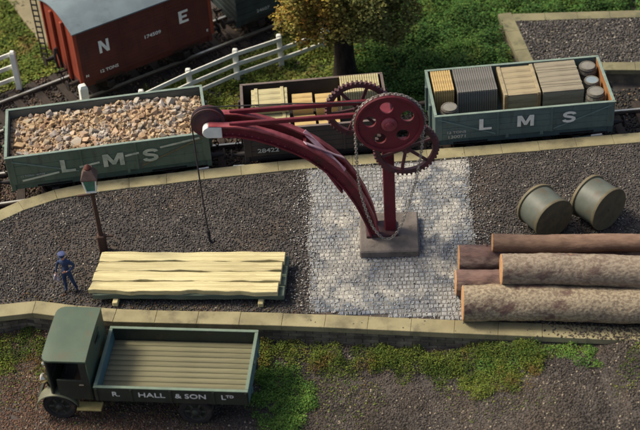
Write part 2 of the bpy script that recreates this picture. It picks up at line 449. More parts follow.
def link(me, name, parent=None, loc=None, rot=None, scale=None, **props):
    o = bpy.data.objects.new(name, me)
    COL.objects.link(o)
    if parent is not None:
        o.parent = parent
    if loc is not None:
        o.location = loc
    if rot is not None:
        o.rotation_euler = rot
    if scale is not None:
        o.scale = scale
    for k, v in props.items():
        o[k] = v
    return o


def thing(name, label, cat, loc=(0, 0, 0), rz=0.0, group=None, rot=None):
    o = bpy.data.objects.new(name, None)
    o.empty_display_size = 0.3
    COL.objects.link(o)
    o.location = loc
    o.rotation_euler = rot if rot else (0, 0, rz)
    o['label'] = label
    o['category'] = cat
    if group:
        o['group'] = group
    return o


def tag(o, label, cat, group=None):
    o['label'] = label
    o['category'] = cat
    if group:
        o['group'] = group
    return o


def big_mesh(name, verts, tris, material):
    """fast mesh from numpy arrays"""
    me = bpy.data.meshes.new(name)
    nv, nf = len(verts), len(tris)
    me.vertices.add(nv)
    me.vertices.foreach_set('co', np.ascontiguousarray(verts, dtype=np.float32).ravel())
    me.loops.add(nf * 3)
    me.loops.foreach_set('vertex_index', np.ascontiguousarray(tris, dtype=np.int32).ravel())
    me.polygons.add(nf)
    me.polygons.foreach_set('loop_start', np.arange(0, nf * 3, 3, dtype=np.int32))
    me.polygons.foreach_set('loop_total', np.full(nf, 3, dtype=np.int32))
    me.materials.append(material)
    me.update(calc_edges=True)
    return me


OCT_V = np.array([(1, 0, 0), (-1, 0, 0), (0, 1, 0), (0, -1, 0), (0, 0, 1), (0, 0, -1)], float)
OCT_F = np.array([(0, 2, 4), (2, 1, 4), (1, 3, 4), (3, 0, 4), (2, 0, 5), (1, 2, 5), (3, 1, 5), (0, 3, 5)])


def rand_rot(n):
    q = RNG.normal(size=(n, 4))
    q /= np.linalg.norm(q, axis=1, keepdims=True)
    w, x, y, z = q.T
    return np.stack([np.stack([1 - 2 * (y * y + z * z), 2 * (x * y - z * w), 2 * (x * z + y * w)], -1),
                     np.stack([2 * (x * y + z * w), 1 - 2 * (x * x + z * z), 2 * (y * z - x * w)], -1),
                     np.stack([2 * (x * z - y * w), 2 * (y * z + x * w), 1 - 2 * (x * x + y * y)], -1)], 1)


def chunks(name, pos, size, material, parent=None, flat=1.0, **props):
    """many small angular stones (octahedra), one mesh"""
    n = len(pos)
    s = np.asarray(size).reshape(-1, 1, 1) * RNG.uniform(.55, 1.25, (n, 6, 1))
    v = OCT_V[None] * s
    v = np.einsum('nij,nkj->nki', rand_rot(n), v)
    v[:, :, 2] *= flat
    v += np.asarray(pos)[:, None, :]
    f = OCT_F[None] + (np.arange(n) * 6)[:, None, None]
    return link(big_mesh(name, v.reshape(-1, 3), f.reshape(-1, 3), material), name, parent, **props)


def leaf_arrays(pos, size, up=0.35):
    n = len(pos)
    v = np.array([(-.5, -.35, 0), (.5, -.35, 0), (.35, .45, .12), (-.3, .5, -.1)])[None] * np.asarray(size).reshape(-1, 1, 1)
    v = v * RNG.uniform(.7, 1.3, (n, 4, 1))
    tilt = np.abs(RNG.normal(0, .62, n))
    az, spin = RNG.uniform(0, 6.283, n), RNG.uniform(0, 6.283, n)
    c, s_ = np.cos(spin), np.sin(spin)
    v = np.stack([v[..., 0] * c[:, None] - v[..., 1] * s_[:, None], v[..., 0] * s_[:, None] + v[..., 1] * c[:, None], v[..., 2]], -1)
    c, s_ = np.cos(tilt), np.sin(tilt)
    v = np.stack([v[..., 0], v[..., 1] * c[:, None] - v[..., 2] * s_[:, None], v[..., 1] * s_[:, None] + v[..., 2] * c[:, None]], -1)
    c, s_ = np.cos(az), np.sin(az)
    v = np.stack([v[..., 0] * c[:, None] - v[..., 1] * s_[:, None], v[..., 0] * s_[:, None] + v[..., 1] * c[:, None], v[..., 2]], -1)
    v = v + np.asarray(pos)[:, None, :]
    f = np.array([(0, 1, 2), (0, 2, 3)])[None] + (np.arange(n) * 4)[:, None, None]
    return v.reshape(-1, 3), f.reshape(-1, 3)


def leaves(name, pos, size, material, parent=None, **props):
    v, f = leaf_arrays(pos, size)
    return link(big_mesh(name, v, f, material), name, parent, **props)


def plate(name, outlines, thick, bevel=0.0, mats=None, res=1):
    """flat plate with holes: list of closed 2D polygons (first outer), thickness along z (centred)."""
    cu = bpy.data.curves.new(name + '_tmp', 'CURVE')
    cu.dimensions = '2D'
    cu.fill_mode = 'BOTH'
    cu.extrude = max(thick / 2 - bevel, 0.001)
    cu.bevel_depth = bevel
    cu.bevel_resolution = res if bevel else 0
    if bevel:
        cu.offset = -bevel
    for ol in outlines:
        sp = cu.splines.new('POLY')
        sp.points.add(len(ol) - 1)
        for i, p in enumerate(ol):
            sp.points[i].co = (p[0], p[1], 0, 1)
        sp.use_cyclic_u = True
    ob = bpy.data.objects.new(name + '_tmp', cu)
    me = bpy.data.meshes.new_from_object(ob)
    bpy.data.objects.remove(ob)
    bpy.data.curves.remove(cu)
    me.name = name
    me.materials.clear()
    if mats:
        for m in (mats if isinstance(mats, (list, tuple)) else [mats]):
            me.materials.append(m)
    return me


def text_mesh(s, size, material, bold=0.0, sx=1.0, depth=0.004, spacing=1.0):
    cu = bpy.data.curves.new('lettering_tmp', 'FONT')
    cu.body = s
    cu.size = size
    cu.extrude = depth / 2
    cu.offset = bold
    cu.align_x = 'CENTER'
    cu.align_y = 'CENTER'
    cu.space_character = spacing
    cu.resolution_u = 3
    ob = bpy.data.objects.new('lettering_tmp', cu)
    me = bpy.data.meshes.new_from_object(ob)
    bpy.data.objects.remove(ob)
    bpy.data.curves.remove(cu)
    me.transform(Matrix.Diagonal((sx, 1, 1, 1)))
    me.name = 'lettering'
    me.materials.clear()
    me.materials.append(material)
    return me


def circle(r, n=32, c=(0, 0), ph=0.0):
    return [(c[0] + r * math.cos(2 * PI * k / n + ph), c[1] + r * math.sin(2 * PI * k / n + ph)) for k in range(n)]


def vnoise(x, y, seed=0):
    """smooth cheap noise from sines, about -1..1"""
    r = np.random.default_rng(seed)
    out = 0
    for k in range(6):
        a, b = r.normal(size=2) * (0.5 + 0.35 * k)
        out = out + np.sin(a * x + b * y + r.uniform(0, 6.28)) / (1 + .5 * k)
    return out / 2.2


def smooth(t):
    t = np.clip(t, 0, 1)
    return t * t * (3 - 2 * t)


# ------------------------------------------------------------------ layout lines (metres)
FRONT = [(-14, -5.6), (-10.5, -4.75), (-8.45, -4.22), (-7.9, -4.15), (-5.86, -4.72), (-0.7, -5.43), (3.0, -6.06), (6.68, -6.66), (11, -7.35), (15, -8.0)]
BACK = [(-14, -2.9), (-11, -1.25), (-9.6, -0.3), (-8.6, 0.38), (-7.6, 0.82), (-6.4, 1.06), (-4.79, 1.17), (-2.6, 1.32), (-0.45, 1.42), (4.44, 1.44), (9.38, 1.52), (15, 1.6)]
TRACK = [(-18, 0.75), (-12, 1.75), (-5.98, 2.455), (-3.0, 2.66), (0.05, 2.75), (6.03, 2.86), (12, 2.98), (20, 3.15)]
VAN_YAW = R(29.5)
VAN_C = Vector((-5.62, 8.03))
VD = Vector((math.cos(VAN_YAW), math.sin(VAN_YAW)))
TRACK2 = [tuple(VAN_C + VD * t) for t in (-14, -7, -3, 0, 3, 6)] + [(1.2, 11.55), (3.4, 12.45), (9, 14.4), (18, 17.5)]
TOP = 0.95


def line_y(line, x):
    return np.interp(x, [p[0] for p in line], [p[1] for p in line])


def ground_z(x, y):
    x, y = np.asarray(x, float), np.asarray(y, float)
    dfront = line_y(FRONT, x) - y          # >0 in front of the platform
    ramp = 0.86 * smooth((x - 2.2) / 4.6) * np.where(dfront > -3, smooth(1.35 - np.maximum(dfront, 0) / 5.0), 0)
    z = np.where(dfront > -1.0, ramp, 0.0)
    z = z + 0.34 * np.where(dfront > -0.5, smooth((1.1 - dfront) / 1.1), 0)
    z = np.where(dfront > -.5, np.minimum(z, .72 + .22 * smooth((x - 6.5) / 1.0)), z)
    back = smooth((y - line_y(TRACK, x) - 1.7) / 1.2) * smooth((line_y(TRACK2, x) - 1.5 - y) / 1.0)
    z = z + back * (0.10 + 0.14 * vnoise(x * 1.3, y * 1.3, 3))
    z = z + 0.02 * vnoise(x * 3, y * 3, 5)
    return z


# ------------------------------------------------------------------ ground
def build_ground():
    gx = np.concatenate([[-400, -120, -50], np.arange(-20, 20.01, .25), [50, 120, 400]])
    gy = np.concatenate([[-400, -120, -50], np.arange(-16, 22.01, .25), [50, 120, 400]])
    X, Y = np.meshgrid(gx, gy)
    Z = ground_z(X, Y)
    Z = np.where((np.abs(X) > 25) | (np.abs(Y) > 25), 0, Z)
    n, m = len(gx), len(gy)
    v = np.stack([X.ravel(), Y.ravel(), Z.ravel()], -1)
    i = np.arange((m - 1) * (n - 1))
    a = (i // (n - 1)) * n + i % (n - 1)
    f = np.concatenate([np.stack([a, a + 1, a + n + 1], -1), np.stack([a, a + n + 1, a + n], -1)])
    o = link(big_mesh('ground', v, f, M['soil']), 'ground')
    o['kind'] = 'structure'
    return o


build_ground()


# ------------------------------------------------------------------ platform
def offset_line(line, d):
    out = []
    for i, p in enumerate(line):
        a, b = Vector(line[max(i - 1, 0)]), Vector(line[min(i + 1, len(line) - 1)])
        t = (b - a).normalized()
        out.append((p[0] - t.y * d, p[1] + t.x * d))
    return out


def walk(line, step, x0=-1e9, x1=1e9):
    """points along a line at equal steps"""
    L = [0]
    for a, b in zip(line, line[1:]):
        L.append(L[-1] + math.dist(a, b))
    L = np.array(L)
    n = max(1, round(L[-1] / step))
    s = np.linspace(0, L[-1], n + 1)
    return list(zip(np.interp(s, L, [p[0] for p in line]), np.interp(s, L, [p[1] for p in line])))


def coping(parent, line, width, side, step, z1, thick, mats, name='coping_stone'):
    """stones along a line; side=+1: stones lie to the left of the direction of travel"""
    pts = walk(line, step)
    nrm = []
    for i in range(len(pts)):
        a, b = Vector(pts[max(i - 1, 0)]), Vector(pts[min(i + 1, len(pts) - 1)])
        t = (b - a).normalized()
        nrm.append(Vector((-t.y, t.x)) * side)
    for i in range(len(pts) - 1):
        a, b = Vector(pts[i]), Vector(pts[i + 1])
        t = (b - a).normalized()
        if (max(a.x, b.x) < -12) or (min(a.x, b.x) > 12.5):
            continue
        g = 0.0025
        j = lambda: random.uniform(-.012, .012)
        poly = [a + t * g, b - t * g, b - t * g + nrm[i + 1] * (width + j()), a + t * g + nrm[i] * (width + j())]
        if side < 0:
            poly = poly[::-1]
        MB().prism([(p.x, p.y) for p in poly], z1 - thick, z1 + random.uniform(-.003, .003), 0.010).obj(name, mats, parent)


plat = thing('platform', 'raised goods platform of dark grit edged with sandy coping stones', 'platform')
plat['kind'] = 'structure'
Fi, Bi = offset_line(FRONT, 0.05), offset_line(BACK, -0.06)
poly = Fi + Bi[::-1]
MB().prism(poly, -0.3, TOP - 0.03).obj('platform_bed', M['soil'], plat)
coping(plat, FRONT, 0.47, 1, 1.08, TOP + 0.012, 0.17, M['coping'])
coping(plat, BACK, 0.46, -1, 1.08, TOP + 0.012, 0.17, M['coping'])

# stone courses of the front wall
wb = MB()
pts = walk(offset_line(FRONT, 0.05), 0.42)
for c in range(7):
    for i in range(len(pts) - 1):
        a, b = Vector(pts[i]), Vector(pts[i + 1])
        t = (b - a).normalized()
        if c % 2:
            a, b = a + t * .21, b + t * .21
        if a.x < -12 or a.x > 9:
            continue
        n = Vector((t.y, -t.x))
        d = random.uniform(.005, .03)
        z0, z1 = -0.02 + c * .115, -0.02 + c * .115 + .10
        p = [a + t * .01 + n * d, b - t * .01 + n * d, b - t * .01 - n * .03, a + t * .01 - n * .03]
        wb.prism([(q.x, q.y) for q in p][::1], z0, z1)
wb.obj('stone_block', M['wall_stone'], plat, kind='stuff')

# setts
SETT_L = [(-0.40, -6.0), (-0.36, -4.9), (-0.27, -2.0), (-0.22, 1.6)]   # x as function of y
SETT_R = [(3.55, -6.2), (3.62, -5.5), (4.02, -2.4), (4.22, 0.9), (4.25, 1.6)]


def sett_x(tbl, y):
    return float(.10 * vnoise(y * 2.2, len(tbl) * 3.0, 61)) + float(np.interp(y, [p[1] for p in tbl], [p[0] for p in tbl]))


sb = MB()
yaw_s = -0.055
y = -5.9
row = 0
while y < 1.3:
    x = -0.9 + (0.08 if row % 2 else 0) + random.uniform(-.03, .03)
    while x < 4.6:
        w = random.uniform(.10, .15)
        cx_, cy_ = x + w / 2, y + (x - 2) * yaw_s
        xl, xr = sett_x(SETT_L, cy_), sett_x(SETT_R, cy_)
        if xl + random.uniform(-.07, .07) < cx_ < xr + random.uniform(-.07, .07) and line_y(Fi, cx_) + 0.49 < cy_ < line_y(Bi, cx_) - 0.52:
            h = TOP + random.uniform(-.006, .013)
            hw, hd = w / 2 - .007, .068 + random.uniform(-.008, .004)
            rz = yaw_s + random.uniform(-.12, .12)
            cr, sr = math.cos(rz), math.sin(rz)
            vs = []
            for (k, zz) in ((1.0, TOP - .05), (1.0, h - .02), (.74, h)):
                for (sx_, sy_) in ((-1, -1), (1, -1), (1, 1), (-1, 1)):
                    ax, ay = sx_ * hw * k, sy_ * hd * k
                    vs.append((cx_ + cr * ax - sr * ay, cy_ + sr * ax + cr * ay, zz))
            fs = []
            for r_ in range(2):
                for i in range(4):
                    jn = (i + 1) % 4
                    fs.append((r_ * 4 + i, r_ * 4 + jn, r_ * 4 + 4 + jn, r_ * 4 + 4 + i))
            fs.append((8, 9, 10, 11))
            sb.add(vs, fs)
        x += w
    y += .150
    row += 1
sb.obj('sett', M['sett'], plat, kind='stuff')
jp = [(sett_x(SETT_L, yy) - .05, yy) for yy in np.linspace(-4.85, .9, 12)]
jq = [(sett_x(SETT_R, yy) + .05, yy) for yy in np.linspace(-5.55, .9, 12)]
MB().prism(jq + jp[::-1], TOP - .1, TOP - .009).obj('joint_bed', M['sett_joint'], plat)


def scatter(n, x0, x1, y0, y1):
    return RNG.uniform(x0, x1, n), RNG.uniform(y0, y1, n)


# grit over the platform
x, y = scatter(120000, -12, 12, -8, 1.6)
xl = np.interp(y, [p[1] for p in SETT_L], [p[0] for p in SETT_L]) + .10 * vnoise(y * 2.2, 12.0, 61) + np.abs(RNG.normal(size=len(y))) * .10 * (1 + vnoise(y * 3.1, 2.0, 62))
xr = np.interp(y, [p[1] for p in SETT_R], [p[0] for p in SETT_R]) + .10 * vnoise(y * 2.2, 15.0, 61) - np.abs(RNG.normal(size=len(y))) * .10 * (1 + vnoise(y * 3.1, 7.0, 63))
k = (y > line_y(Fi, x) + .44 + RNG.exponential(.03, len(y)) * -1 + .02) & (y < line_y(Bi, x) - .42) & ~((x > xl) & (x < xr))
x, y = x[k], y[k]
chunks('grit', np.stack([x, y, np.full(len(x), TOP - .018) + RNG.uniform(-.012, .012, len(x))], -1), RNG.uniform(.016, .038, len(x)), M['grit'], plat, .8, kind='stuff')
# pale chalky crumbs trodden over the setts and a little beyond
x, y = scatter(16000, -1.2, 5.0, -6.2, 1.2)
xl2 = np.interp(y, [p[1] for p in SETT_L], [p[0] for p in SETT_L])
xr2 = np.interp(y, [p[1] for p in SETT_R], [p[0] for p in SETT_R])
e_ = np.minimum(x - xl2, xr2 - x)
k = (y > line_y(Fi, x) + .42) & (y < line_y(Bi, x) - .40) & (RNG.uniform(0, 1, len(x)) < np.where(e_ > 0, .25 + .7 * np.exp(-np.maximum(e_, 0) * 5), np.exp(np.minimum(e_, 0) * 4.5)))
x, y = x[k], y[k]
chunks('chalk_crumbs', np.stack([x, y, np.full(len(x), TOP + .008)], -1), RNG.uniform(.012, .032, len(x)), M['chalk'], plat, .6, kind='stuff')
# grit that has washed over the coping at the ramp
x, y = scatter(9000, 4.6, 12, -8.2, -5.8)
d_ = y - line_y(Fi, x)
k = (d_ > -.06) & (d_ < .5) & (RNG.uniform(0, 1, len(x)) < smooth((x - 4.8) / 2.6))
x, y = x[k], y[k]
chunks('washed_grit', np.stack([x, y, np.full(len(x), TOP + .014)], -1), RNG.uniform(.018, .04, len(x)), M['yard_chippings'], plat, .8, kind='stuff')
# rusty and mossy debris swept against the front coping
x, y = scatter(16000, -10, 8, -8, -2.6)
d_ = y - line_y(Fi, x) - .44
k = (d_ > -.05) & (RNG.uniform(0, 1, len(x)) < np.exp(-np.maximum(d_, 0) * 3.2)) & ((x < -.6) | (x > 3.6))
x, y = x[k], y[k]
chunks('debris', np.stack([x, y, np.full(len(x), TOP - .002)], -1), RNG.uniform(.014, .034, len(x)), M['debris'], plat, .8, kind='stuff')
# sparse crumbs strayed on to coping and setts
x, y = scatter(5200, -12, 12, -8, 1.5)
k = (y > line_y(Fi, x) + .02) & (y < line_y(Bi, x) - .04)
k &= ((x > -.45) & (x < 4.3) & (RNG.uniform(0, 1, len(x)) < .35 + .6 * np.exp(-(x + .4) * 3))) 
x, y = x[k], y[k]
chunks('grit_crumbs', np.stack([x, y, np.full(len(x), TOP + .016)], -1), RNG.uniform(.012, .03, len(x)), M['grit'], plat, .8, kind='stuff')

# chippings on the lower road in front
x, y = scatter(140000, -11, 11, -11.5, -4.1)
k = y < line_y(Fi, x) - .06
x, y = x[k], y[k]
o = chunks('chippings', np.stack([x, y, ground_z(x, y) + .005], -1), RNG.uniform(.015, .04, len(x)), M['yard_chippings'], None, .8, kind='stuff')
o['label'] = 'brown and grey chippings covering the lower road'

# ballast round both tracks
x, y = scatter(52000, -13, 13, .3, 5.0)
k = (np.abs(y - line_y(TRACK, x)) < 1.95) & (y > line_y(BACK, x) + .05)
x, y = x[k], y[k]
o = chunks('ballast', np.stack([x, y, ground_z(x, y) + .03], -1), RNG.uniform(.03, .06, len(x)), M['ballast'], None, .9, kind='stuff')
o['label'] = 'brown track ballast along the goods siding'
x, y = scatter(60000, -14, 6, 2.0, 14.5)
k = (np.abs(y - line_y(TRACK2, x)) < 1.9) & (y > line_y(TRACK, x) + 1.7)
x, y = x[k], y[k]
o = chunks('ballast', np.stack([x, y, ground_z(x, y) + .03], -1), RNG.uniform(.03, .06, len(x)), M['ballast'], None, .9, kind='stuff')
o['label'] = 'brown track ballast under the red van'


# ------------------------------------------------------------------ tracks
def railway(label, line, x0, x1):
    t = thing('railway_track', label, 'railway track', (0, 0, 0))
    t['kind'] = 'structure'
    pts = [p for p in walk(line, 0.75) if x0 <= p[0] <= x1]
    for s in (-1, 1):
        ol = offset_line(pts, s * .72)
        MB().tube([(p[0], p[1], .10) for p in ol], .05, 4).obj('rail_web', M['rail_rust'], t)
        b = MB()
        for a, c in zip(ol, ol[1:]):
            b.bar((*a, .175), (*c, .175), .07, .05)
        b.obj('rail', M['rail_steel'], t)
    sm = MB().box((0, 0, 0), (.26, 2.55, .12), .015).mesh('sleeper', M['sleeper'])
    for i in range(len(pts) - 1):
        a, b = Vector(pts[i]), Vector(pts[i + 1])
        d = b - a
        link(sm, 'sleeper', t, ((a.x + b.x) / 2, (a.y + b.y) / 2, .025), (0, 0, math.atan2(d.y, d.x)))
    return t


railway('goods siding track running beside the platform under the open wagons', TRACK, -14, 14)
railway('running track passing behind the white fence under the red van', TRACK2, -16, 6)


# ------------------------------------------------------------------ wagons
def put_text(s, size, material, parent, x, y, z, bold=0.0, sx=1.0, spacing=1.0):
    """lettering on a face that looks towards -y of its parent"""
    return link(text_mesh(s, size, material, bold, sx, .006, spacing), 'lettering', parent, (x, y, z), (R(90), 0, 0))


BLOCK = {   # outlines in a unit box (width, height 1), anticlockwise
    'L': [(0, 0), (.70, 0), (.70, .20), (.23, .20), (.23, 1), (0, 1)],
    'E': [(0, 0), (.68, 0), (.68, .19), (.22, .19), (.22, .41), (.58, .41), (.58, .59), (.22, .59), (.22, .81), (.68, .81), (.68, 1), (0, 1)],
    'N': [(0, 0), (.20, 0), (.20, .62), (.56, 0), (.78, 0), (.78, 1), (.58, 1), (.58, .38), (.22, 1), (0, 1)],
    'M': [(0, 0), (.21, 0), (.21, .60), (.40, .12), (.56, .12), (.75, .60), (.75, 0), (.96, 0), (.96, 1), (.70, 1), (.48, .44), (.26, 1), (0, 1)],
}


def block_text(ch, w, h, material, parent, x, y, z):
    if ch == 'S':     # swept stroke
        c = [(.66, .74), (.62, .84), (.50, .895), (.36, .90), (.22, .87), (.13, .78), (.13, .68), (.20, .59), (.36, .53), (.52, .47), (.62, .39), (.63, .27), (.56, .16), (.42, .105), (.28, .105), (.14, .16), (.09, .27)]
        L, Rr = [], []
        for i, p in enumerate(c):
            a, b = Vector(c[max(i - 1, 0)]), Vector(c[min(i + 1, len(c) - 1)])
            d = (b - a).normalized()
            n = Vector((-d.y, d.x)) * .105
            L.append((p[0] + n.x, p[1] + n.y)); Rr.append((p[0] - n.x, p[1] - n.y))
        pts = L + Rr[::-1]
    else:
        pts = BLOCK[ch]
    mw = max(p[0] for p in pts)
    me = plate('lettering', [[((p[0] / mw - .5) * w, (p[1] - .5) * h) for p in pts]], .006, 0, material)
    return link(me, 'lettering', parent, (x, y, z), (R(90), 0, 0))


def running_gear(t, L, W, zb, axles, iron, lever=None, lever_tip=True):
    """solebars, wheels, axleboxes, buffers, coupling. zb = body bottom above rail"""
    for s in (-1, 1):
        MB().box((0, s * (W / 2 - .16), zb - .13), (L - .1, .12, .26), .015).obj('solebar', iron, t)
        MB().box((s * (L / 2 - .07), 0, zb - .14), (.14, W - .1, .27), .015).obj('headstock', iron, t)
    wr = .44
    for ax in axles:
        ab = MB().cyl((0, -.9, 0), (0, .9, 0), .05, 8).obj('axle', M['iron_black'], t, loc=(ax, 0, wr))
        for s in (-1, 1):
            w = MB().lathe([(wr, -.06), (wr + .03, -.045), (wr, .06), (wr - .07, .07), (wr - .09, .02), (.14, .02), (.12, .07), (.001, .07)], 24,
                           Matrix.Rotation(R(-90) * s, 4, 'X')).obj('wheel', M['iron_black'], t, True, loc=(ax, s * .72, wr))
            b = MB()
            b.box((ax, s * (W / 2 - .12), wr), (.24, .16, .24), .03)
            b.bar((ax - .34, s * (W / 2 - .14), zb - .22), (ax - .05, s * (W / 2 - .14), wr + .1), .05, .05)
            b.bar((ax + .34, s * (W / 2 - .14), zb - .22), (ax + .05, s * (W / 2 - .14), wr + .1), .05, .05)
            b.bar((ax - .5, s * (W / 2 - .13), zb - .2), (ax + .5, s * (W / 2 - .13), zb - .2), .07, .06)
            b.obj('axlebox', M['iron_black'], t)
    for e in (-1, 1):
        for s in (-1, 1):
            b = MB()
            b.cyl((e * L / 2, s * .86, zb - .12), (e * (L / 2 + .22), s * .86, zb - .12), .09, 12, .07)
            b.cyl((e * (L / 2 + .20), s * .86, zb - .12), (e * (L / 2 + .38), s * .86, zb - .12), .045, 10)
            b.cyl((e * (L / 2 + .36), s * .86, zb - .12), (e * (L / 2 + .40), s * .86, zb - .12), .17, 16)
            b.obj('buffer', M['iron_black'], t, True)
        b = MB()
        b.box((e * (L / 2 + .12), 0, zb - .14), (.24, .06, .07), .01)
        b.tube([(e * (L / 2 + .24), 0, zb - .14), (e * (L / 2 + .3), 0, zb - .08), (e * (L / 2 + .24), 0, zb - .03)], .03, 6)
        for q in range(3):
            c0 = Vector((e * (L / 2 + .22), 0, zb - .25 - q * .12))
            ring = [c0 + Vector((.045 * math.cos(a) if q % 2 else 0, 0 if q % 2 else .045 * math.cos(a), .08 * math.sin(a))) for a in np.linspace(0, 2 * PI, 9)]
            b.tube(ring, .016, 5, False)
        b.obj('coupling', M['iron_black'], t, True)
    if lever:
        x0, x1 = lever
        yl = -(W / 2 + .02)
        MB().bar((x0, yl, zb - .42), (x1, yl, zb - .30), .03, .06).obj('brake_lever', iron, t)
        MB().bar((x1 + .003, yl, zb - .30), (x1 + .33 * (1 if x1 > x0 else -1), yl, zb - .285), .05, .09, .01).obj('lever_grip', M['white_paint'], t)


def open_wagon(label, cx, cy, yaw, L, W, H, body, rim, inner, axles, planks=3, rightend=None, lever=None, grp='open goods wagons on the siding'):
    zr, zb = .2, 1.1
    t = thing('open_wagon', label, 'wagon', (cx, cy, zr), yaw, grp)
    b0, b1 = zb - zr, zb - zr + H
    th = .085
    MB().box((0, 0, b0 + .05), (L - .16, W - .16, .10)).obj('floor', inner, t)
    sides = []
    for s in (-1, 1):
        b = MB()
        ph = H / planks
        for k in range(planks):
            b.box((0, s * (W / 2 - .025), b0 + (k + .5) * ph), (L - .004, .05, ph - .007), .007)
        so = b.obj('side', body, t)
        MB().box((0, s * (W / 2 - .065), b0 + H / 2), (L - .13, .028, H - .03)).obj('side_lining', inner, so)
        MB().box((0, s * (W / 2 - .035), b1 + .012), (L + .012, .086, .024), .006).obj('top_rail', rim, so)
        # door posts, corner plates, knees
        for sx in (-1, 1):
            MB().box((sx * .78, s * (W / 2 + .010), b0 + H / 2), (.07, .022, H - .02), .005).obj('door_strap', body, so)
            MB().box((sx * (L / 2 - .11), s * (W / 2 + .008), b0 + H / 2), (.20, .017, H - .01), .004).obj('corner_plate', body, so)
        for hx in (-.5, .5):
            bb = MB()
            bb.box((hx, s * (W / 2 + .014), b0 - .02), (.09, .03, .12), .006)
            bb.obj('hinge', body, so)
        sides.append(so)
    for e in (-1, 1):
        b = MB()
        ph = H / planks
        for k in range(planks):
            b.box((e * (L / 2 - .025), 0, b0 + (k + .5) * ph), (.05, W - .105, ph - .007), .007)
        eo = b.obj('end', body, t)
        MB().box((e * (L / 2 - .065), 0, b0 + H / 2), (.028, W - .16, H - .03)).obj('end_lining', rightend if (e > 0 and rightend) else inner, eo)
        MB().box((e * (L / 2 - .035), 0, b1 + .012), (.086, W - .095, .024), .006).obj('top_rail', rim, eo)
        for sy in (-.45, .45):
            MB().box((e * (L / 2 + .04), sy, b0 + H / 2 - .06), (.08, .12, H), .012).obj('end_pillar', body, eo)
    running_gear(t, L, W, b0, axles, body, lever)
    return t, sides


# left: ballast wagon
LW_L, LW_W, LW_H = 5.78, 2.40, 0.94
lw, lws = open_wagon('green LMS open wagon heaped with broken tan stones', -5.98, 2.455, .092, LW_L, LW_W, LW_H,
                     M['wagon_green'], M['wagon_rim'], M['wagon_inside'], (-1.65, 1.65), 3, lever=(.2, 2.45))
fs_ = lws[0]
yf = -(LW_W / 2) - .026
for s, x in (('L', -1.18), ('M', .12), ('S', 1.18)):
    block_text(s, {'L': .40, 'M': .60, 'S': .46}[s], .44, M['letter_cream'], fs_, x, yf, 1.36)
put_text('12 TONS', .10, M['letter_faint'], fs_, -2.36, yf, 1.18)
put_text('40328', .10, M['letter_faint'], fs_, -1.98, yf, 1.18)
b = MB()


def stripe(mb, x0, z0, x1, z1, w, yy, th=.010):
    mb.bar((x0, yy, z0), (x1, yy, z1), w, th, up=Vector((0, -1, 0)))


# bar(): width lies along up x dir -> use a prism in the face plane instead
def face_stripe(x0, z0, x1, z1, w, yy, th=.008):
    d = Vector((x1 - x0, z1 - z0)).normalized()
    n = Vector((-d.y, d.x)) * w / 2
    P = [(x0 - n.x, z0 - n.y), (x1 - n.x, z1 - n.y), (x1 + n.x, z1 + n.y), (x0 + n.x, z0 + n.y)]
    m = MB()
    vs = [(p[0], yy, p[1]) for p in P] + [(p[0], yy + th, p[1]) for p in P]
    m.add(vs, [(0, 1, 2, 3), (7, 6, 5, 4), (0, 4, 5, 1), (1, 5, 6, 2), (2, 6, 7, 3), (3, 7, 4, 0)])
    return m


# one long white stripe climbing to the right, broken behind the letters
def st(xx):
    return 1.02 + (xx + 2.55) * (1.74 - 1.02) / 5.15


for a, c in ((-2.52, -1.45), (-.86, -.28), (.46, .86), (1.48, 2.62)):
    face_stripe(a, st(a), c, st(c), .06, yf - .004).obj('white_stripe', M['letter_cream'], fs_)
face_stripe(-2.72, 1.72, -.9, 1.12, .05, yf + .004).obj('diagonal_strap', M['strap_green'], fs_)
face_stripe(2.72, 1.74, .9, 1.02, .05, yf + .004).obj('diagonal_strap', M['strap_tan'], fs_)

# centre: brown wagon 28422
MW_L, MW_W, MW_H = 4.23, 2.35, 0.90
mw, mws = open_wagon('dark brown open wagon numbered 28422 carrying wooden crates', .053, 2.723, .021, MW_L, MW_W, MW_H,
                     M['wagon_brown'], M['wagon_brown_rim'], M['wagon_brown'], (-1.25, 1.25), 5, lever=(.4, -2.15))
yf = -(MW_W / 2) - .026
put_text('28422', .20, M['letter_faint'], mws[0], -1.42, yf, 1.10, .004, 1.25)
put_text('10 TONS', .12, M['letter_faint'], mws[0], 1.45, yf, 1.03, .001, 1.1)

# right: teal LMS wagon
RW_L, RW_W, RW_H = 5.19, 2.36, 0.84
rw, rws = open_wagon('teal grey LMS open wagon packed with crates and barrels', 6.032, 2.858, .023, RW_L, RW_W, RW_H,
                     M['wagon_teal'], M['wagon_rim'], M['wagon_teal'], (-1.55, 1.55), 4, rightend=M['wagon_warm_lit'], lever=(.4, 1.95))  # right end lining painted as if lit warm
yf = -(RW_W / 2) - .026
for s, x in (('L', -1.14), ('M', .02), ('S', 1.28)):
    block_text(s, {'L': .36, 'M': .48, 'S': .40}[s], .38, M['letter_white'], rws[0], x, yf, 1.37)
put_text('12 TONS', .12, M['letter_faint'], rws[0], -1.98, yf, 1.17, .002, 1.2)
put_text('130071', .15, M['letter_faint'], rws[0], -1.96, yf, 1.01, .004, 1.25)
face_stripe(-2.5, 1.66, -.84, 1.0, .045, yf + .004).obj('diagonal_strap', M['strap_teal'], rws[0])
face_stripe(2.5, 1.66, .84, 1.0, .045, yf + .004).obj('diagonal_strap', M['strap_teal'], rws[0])


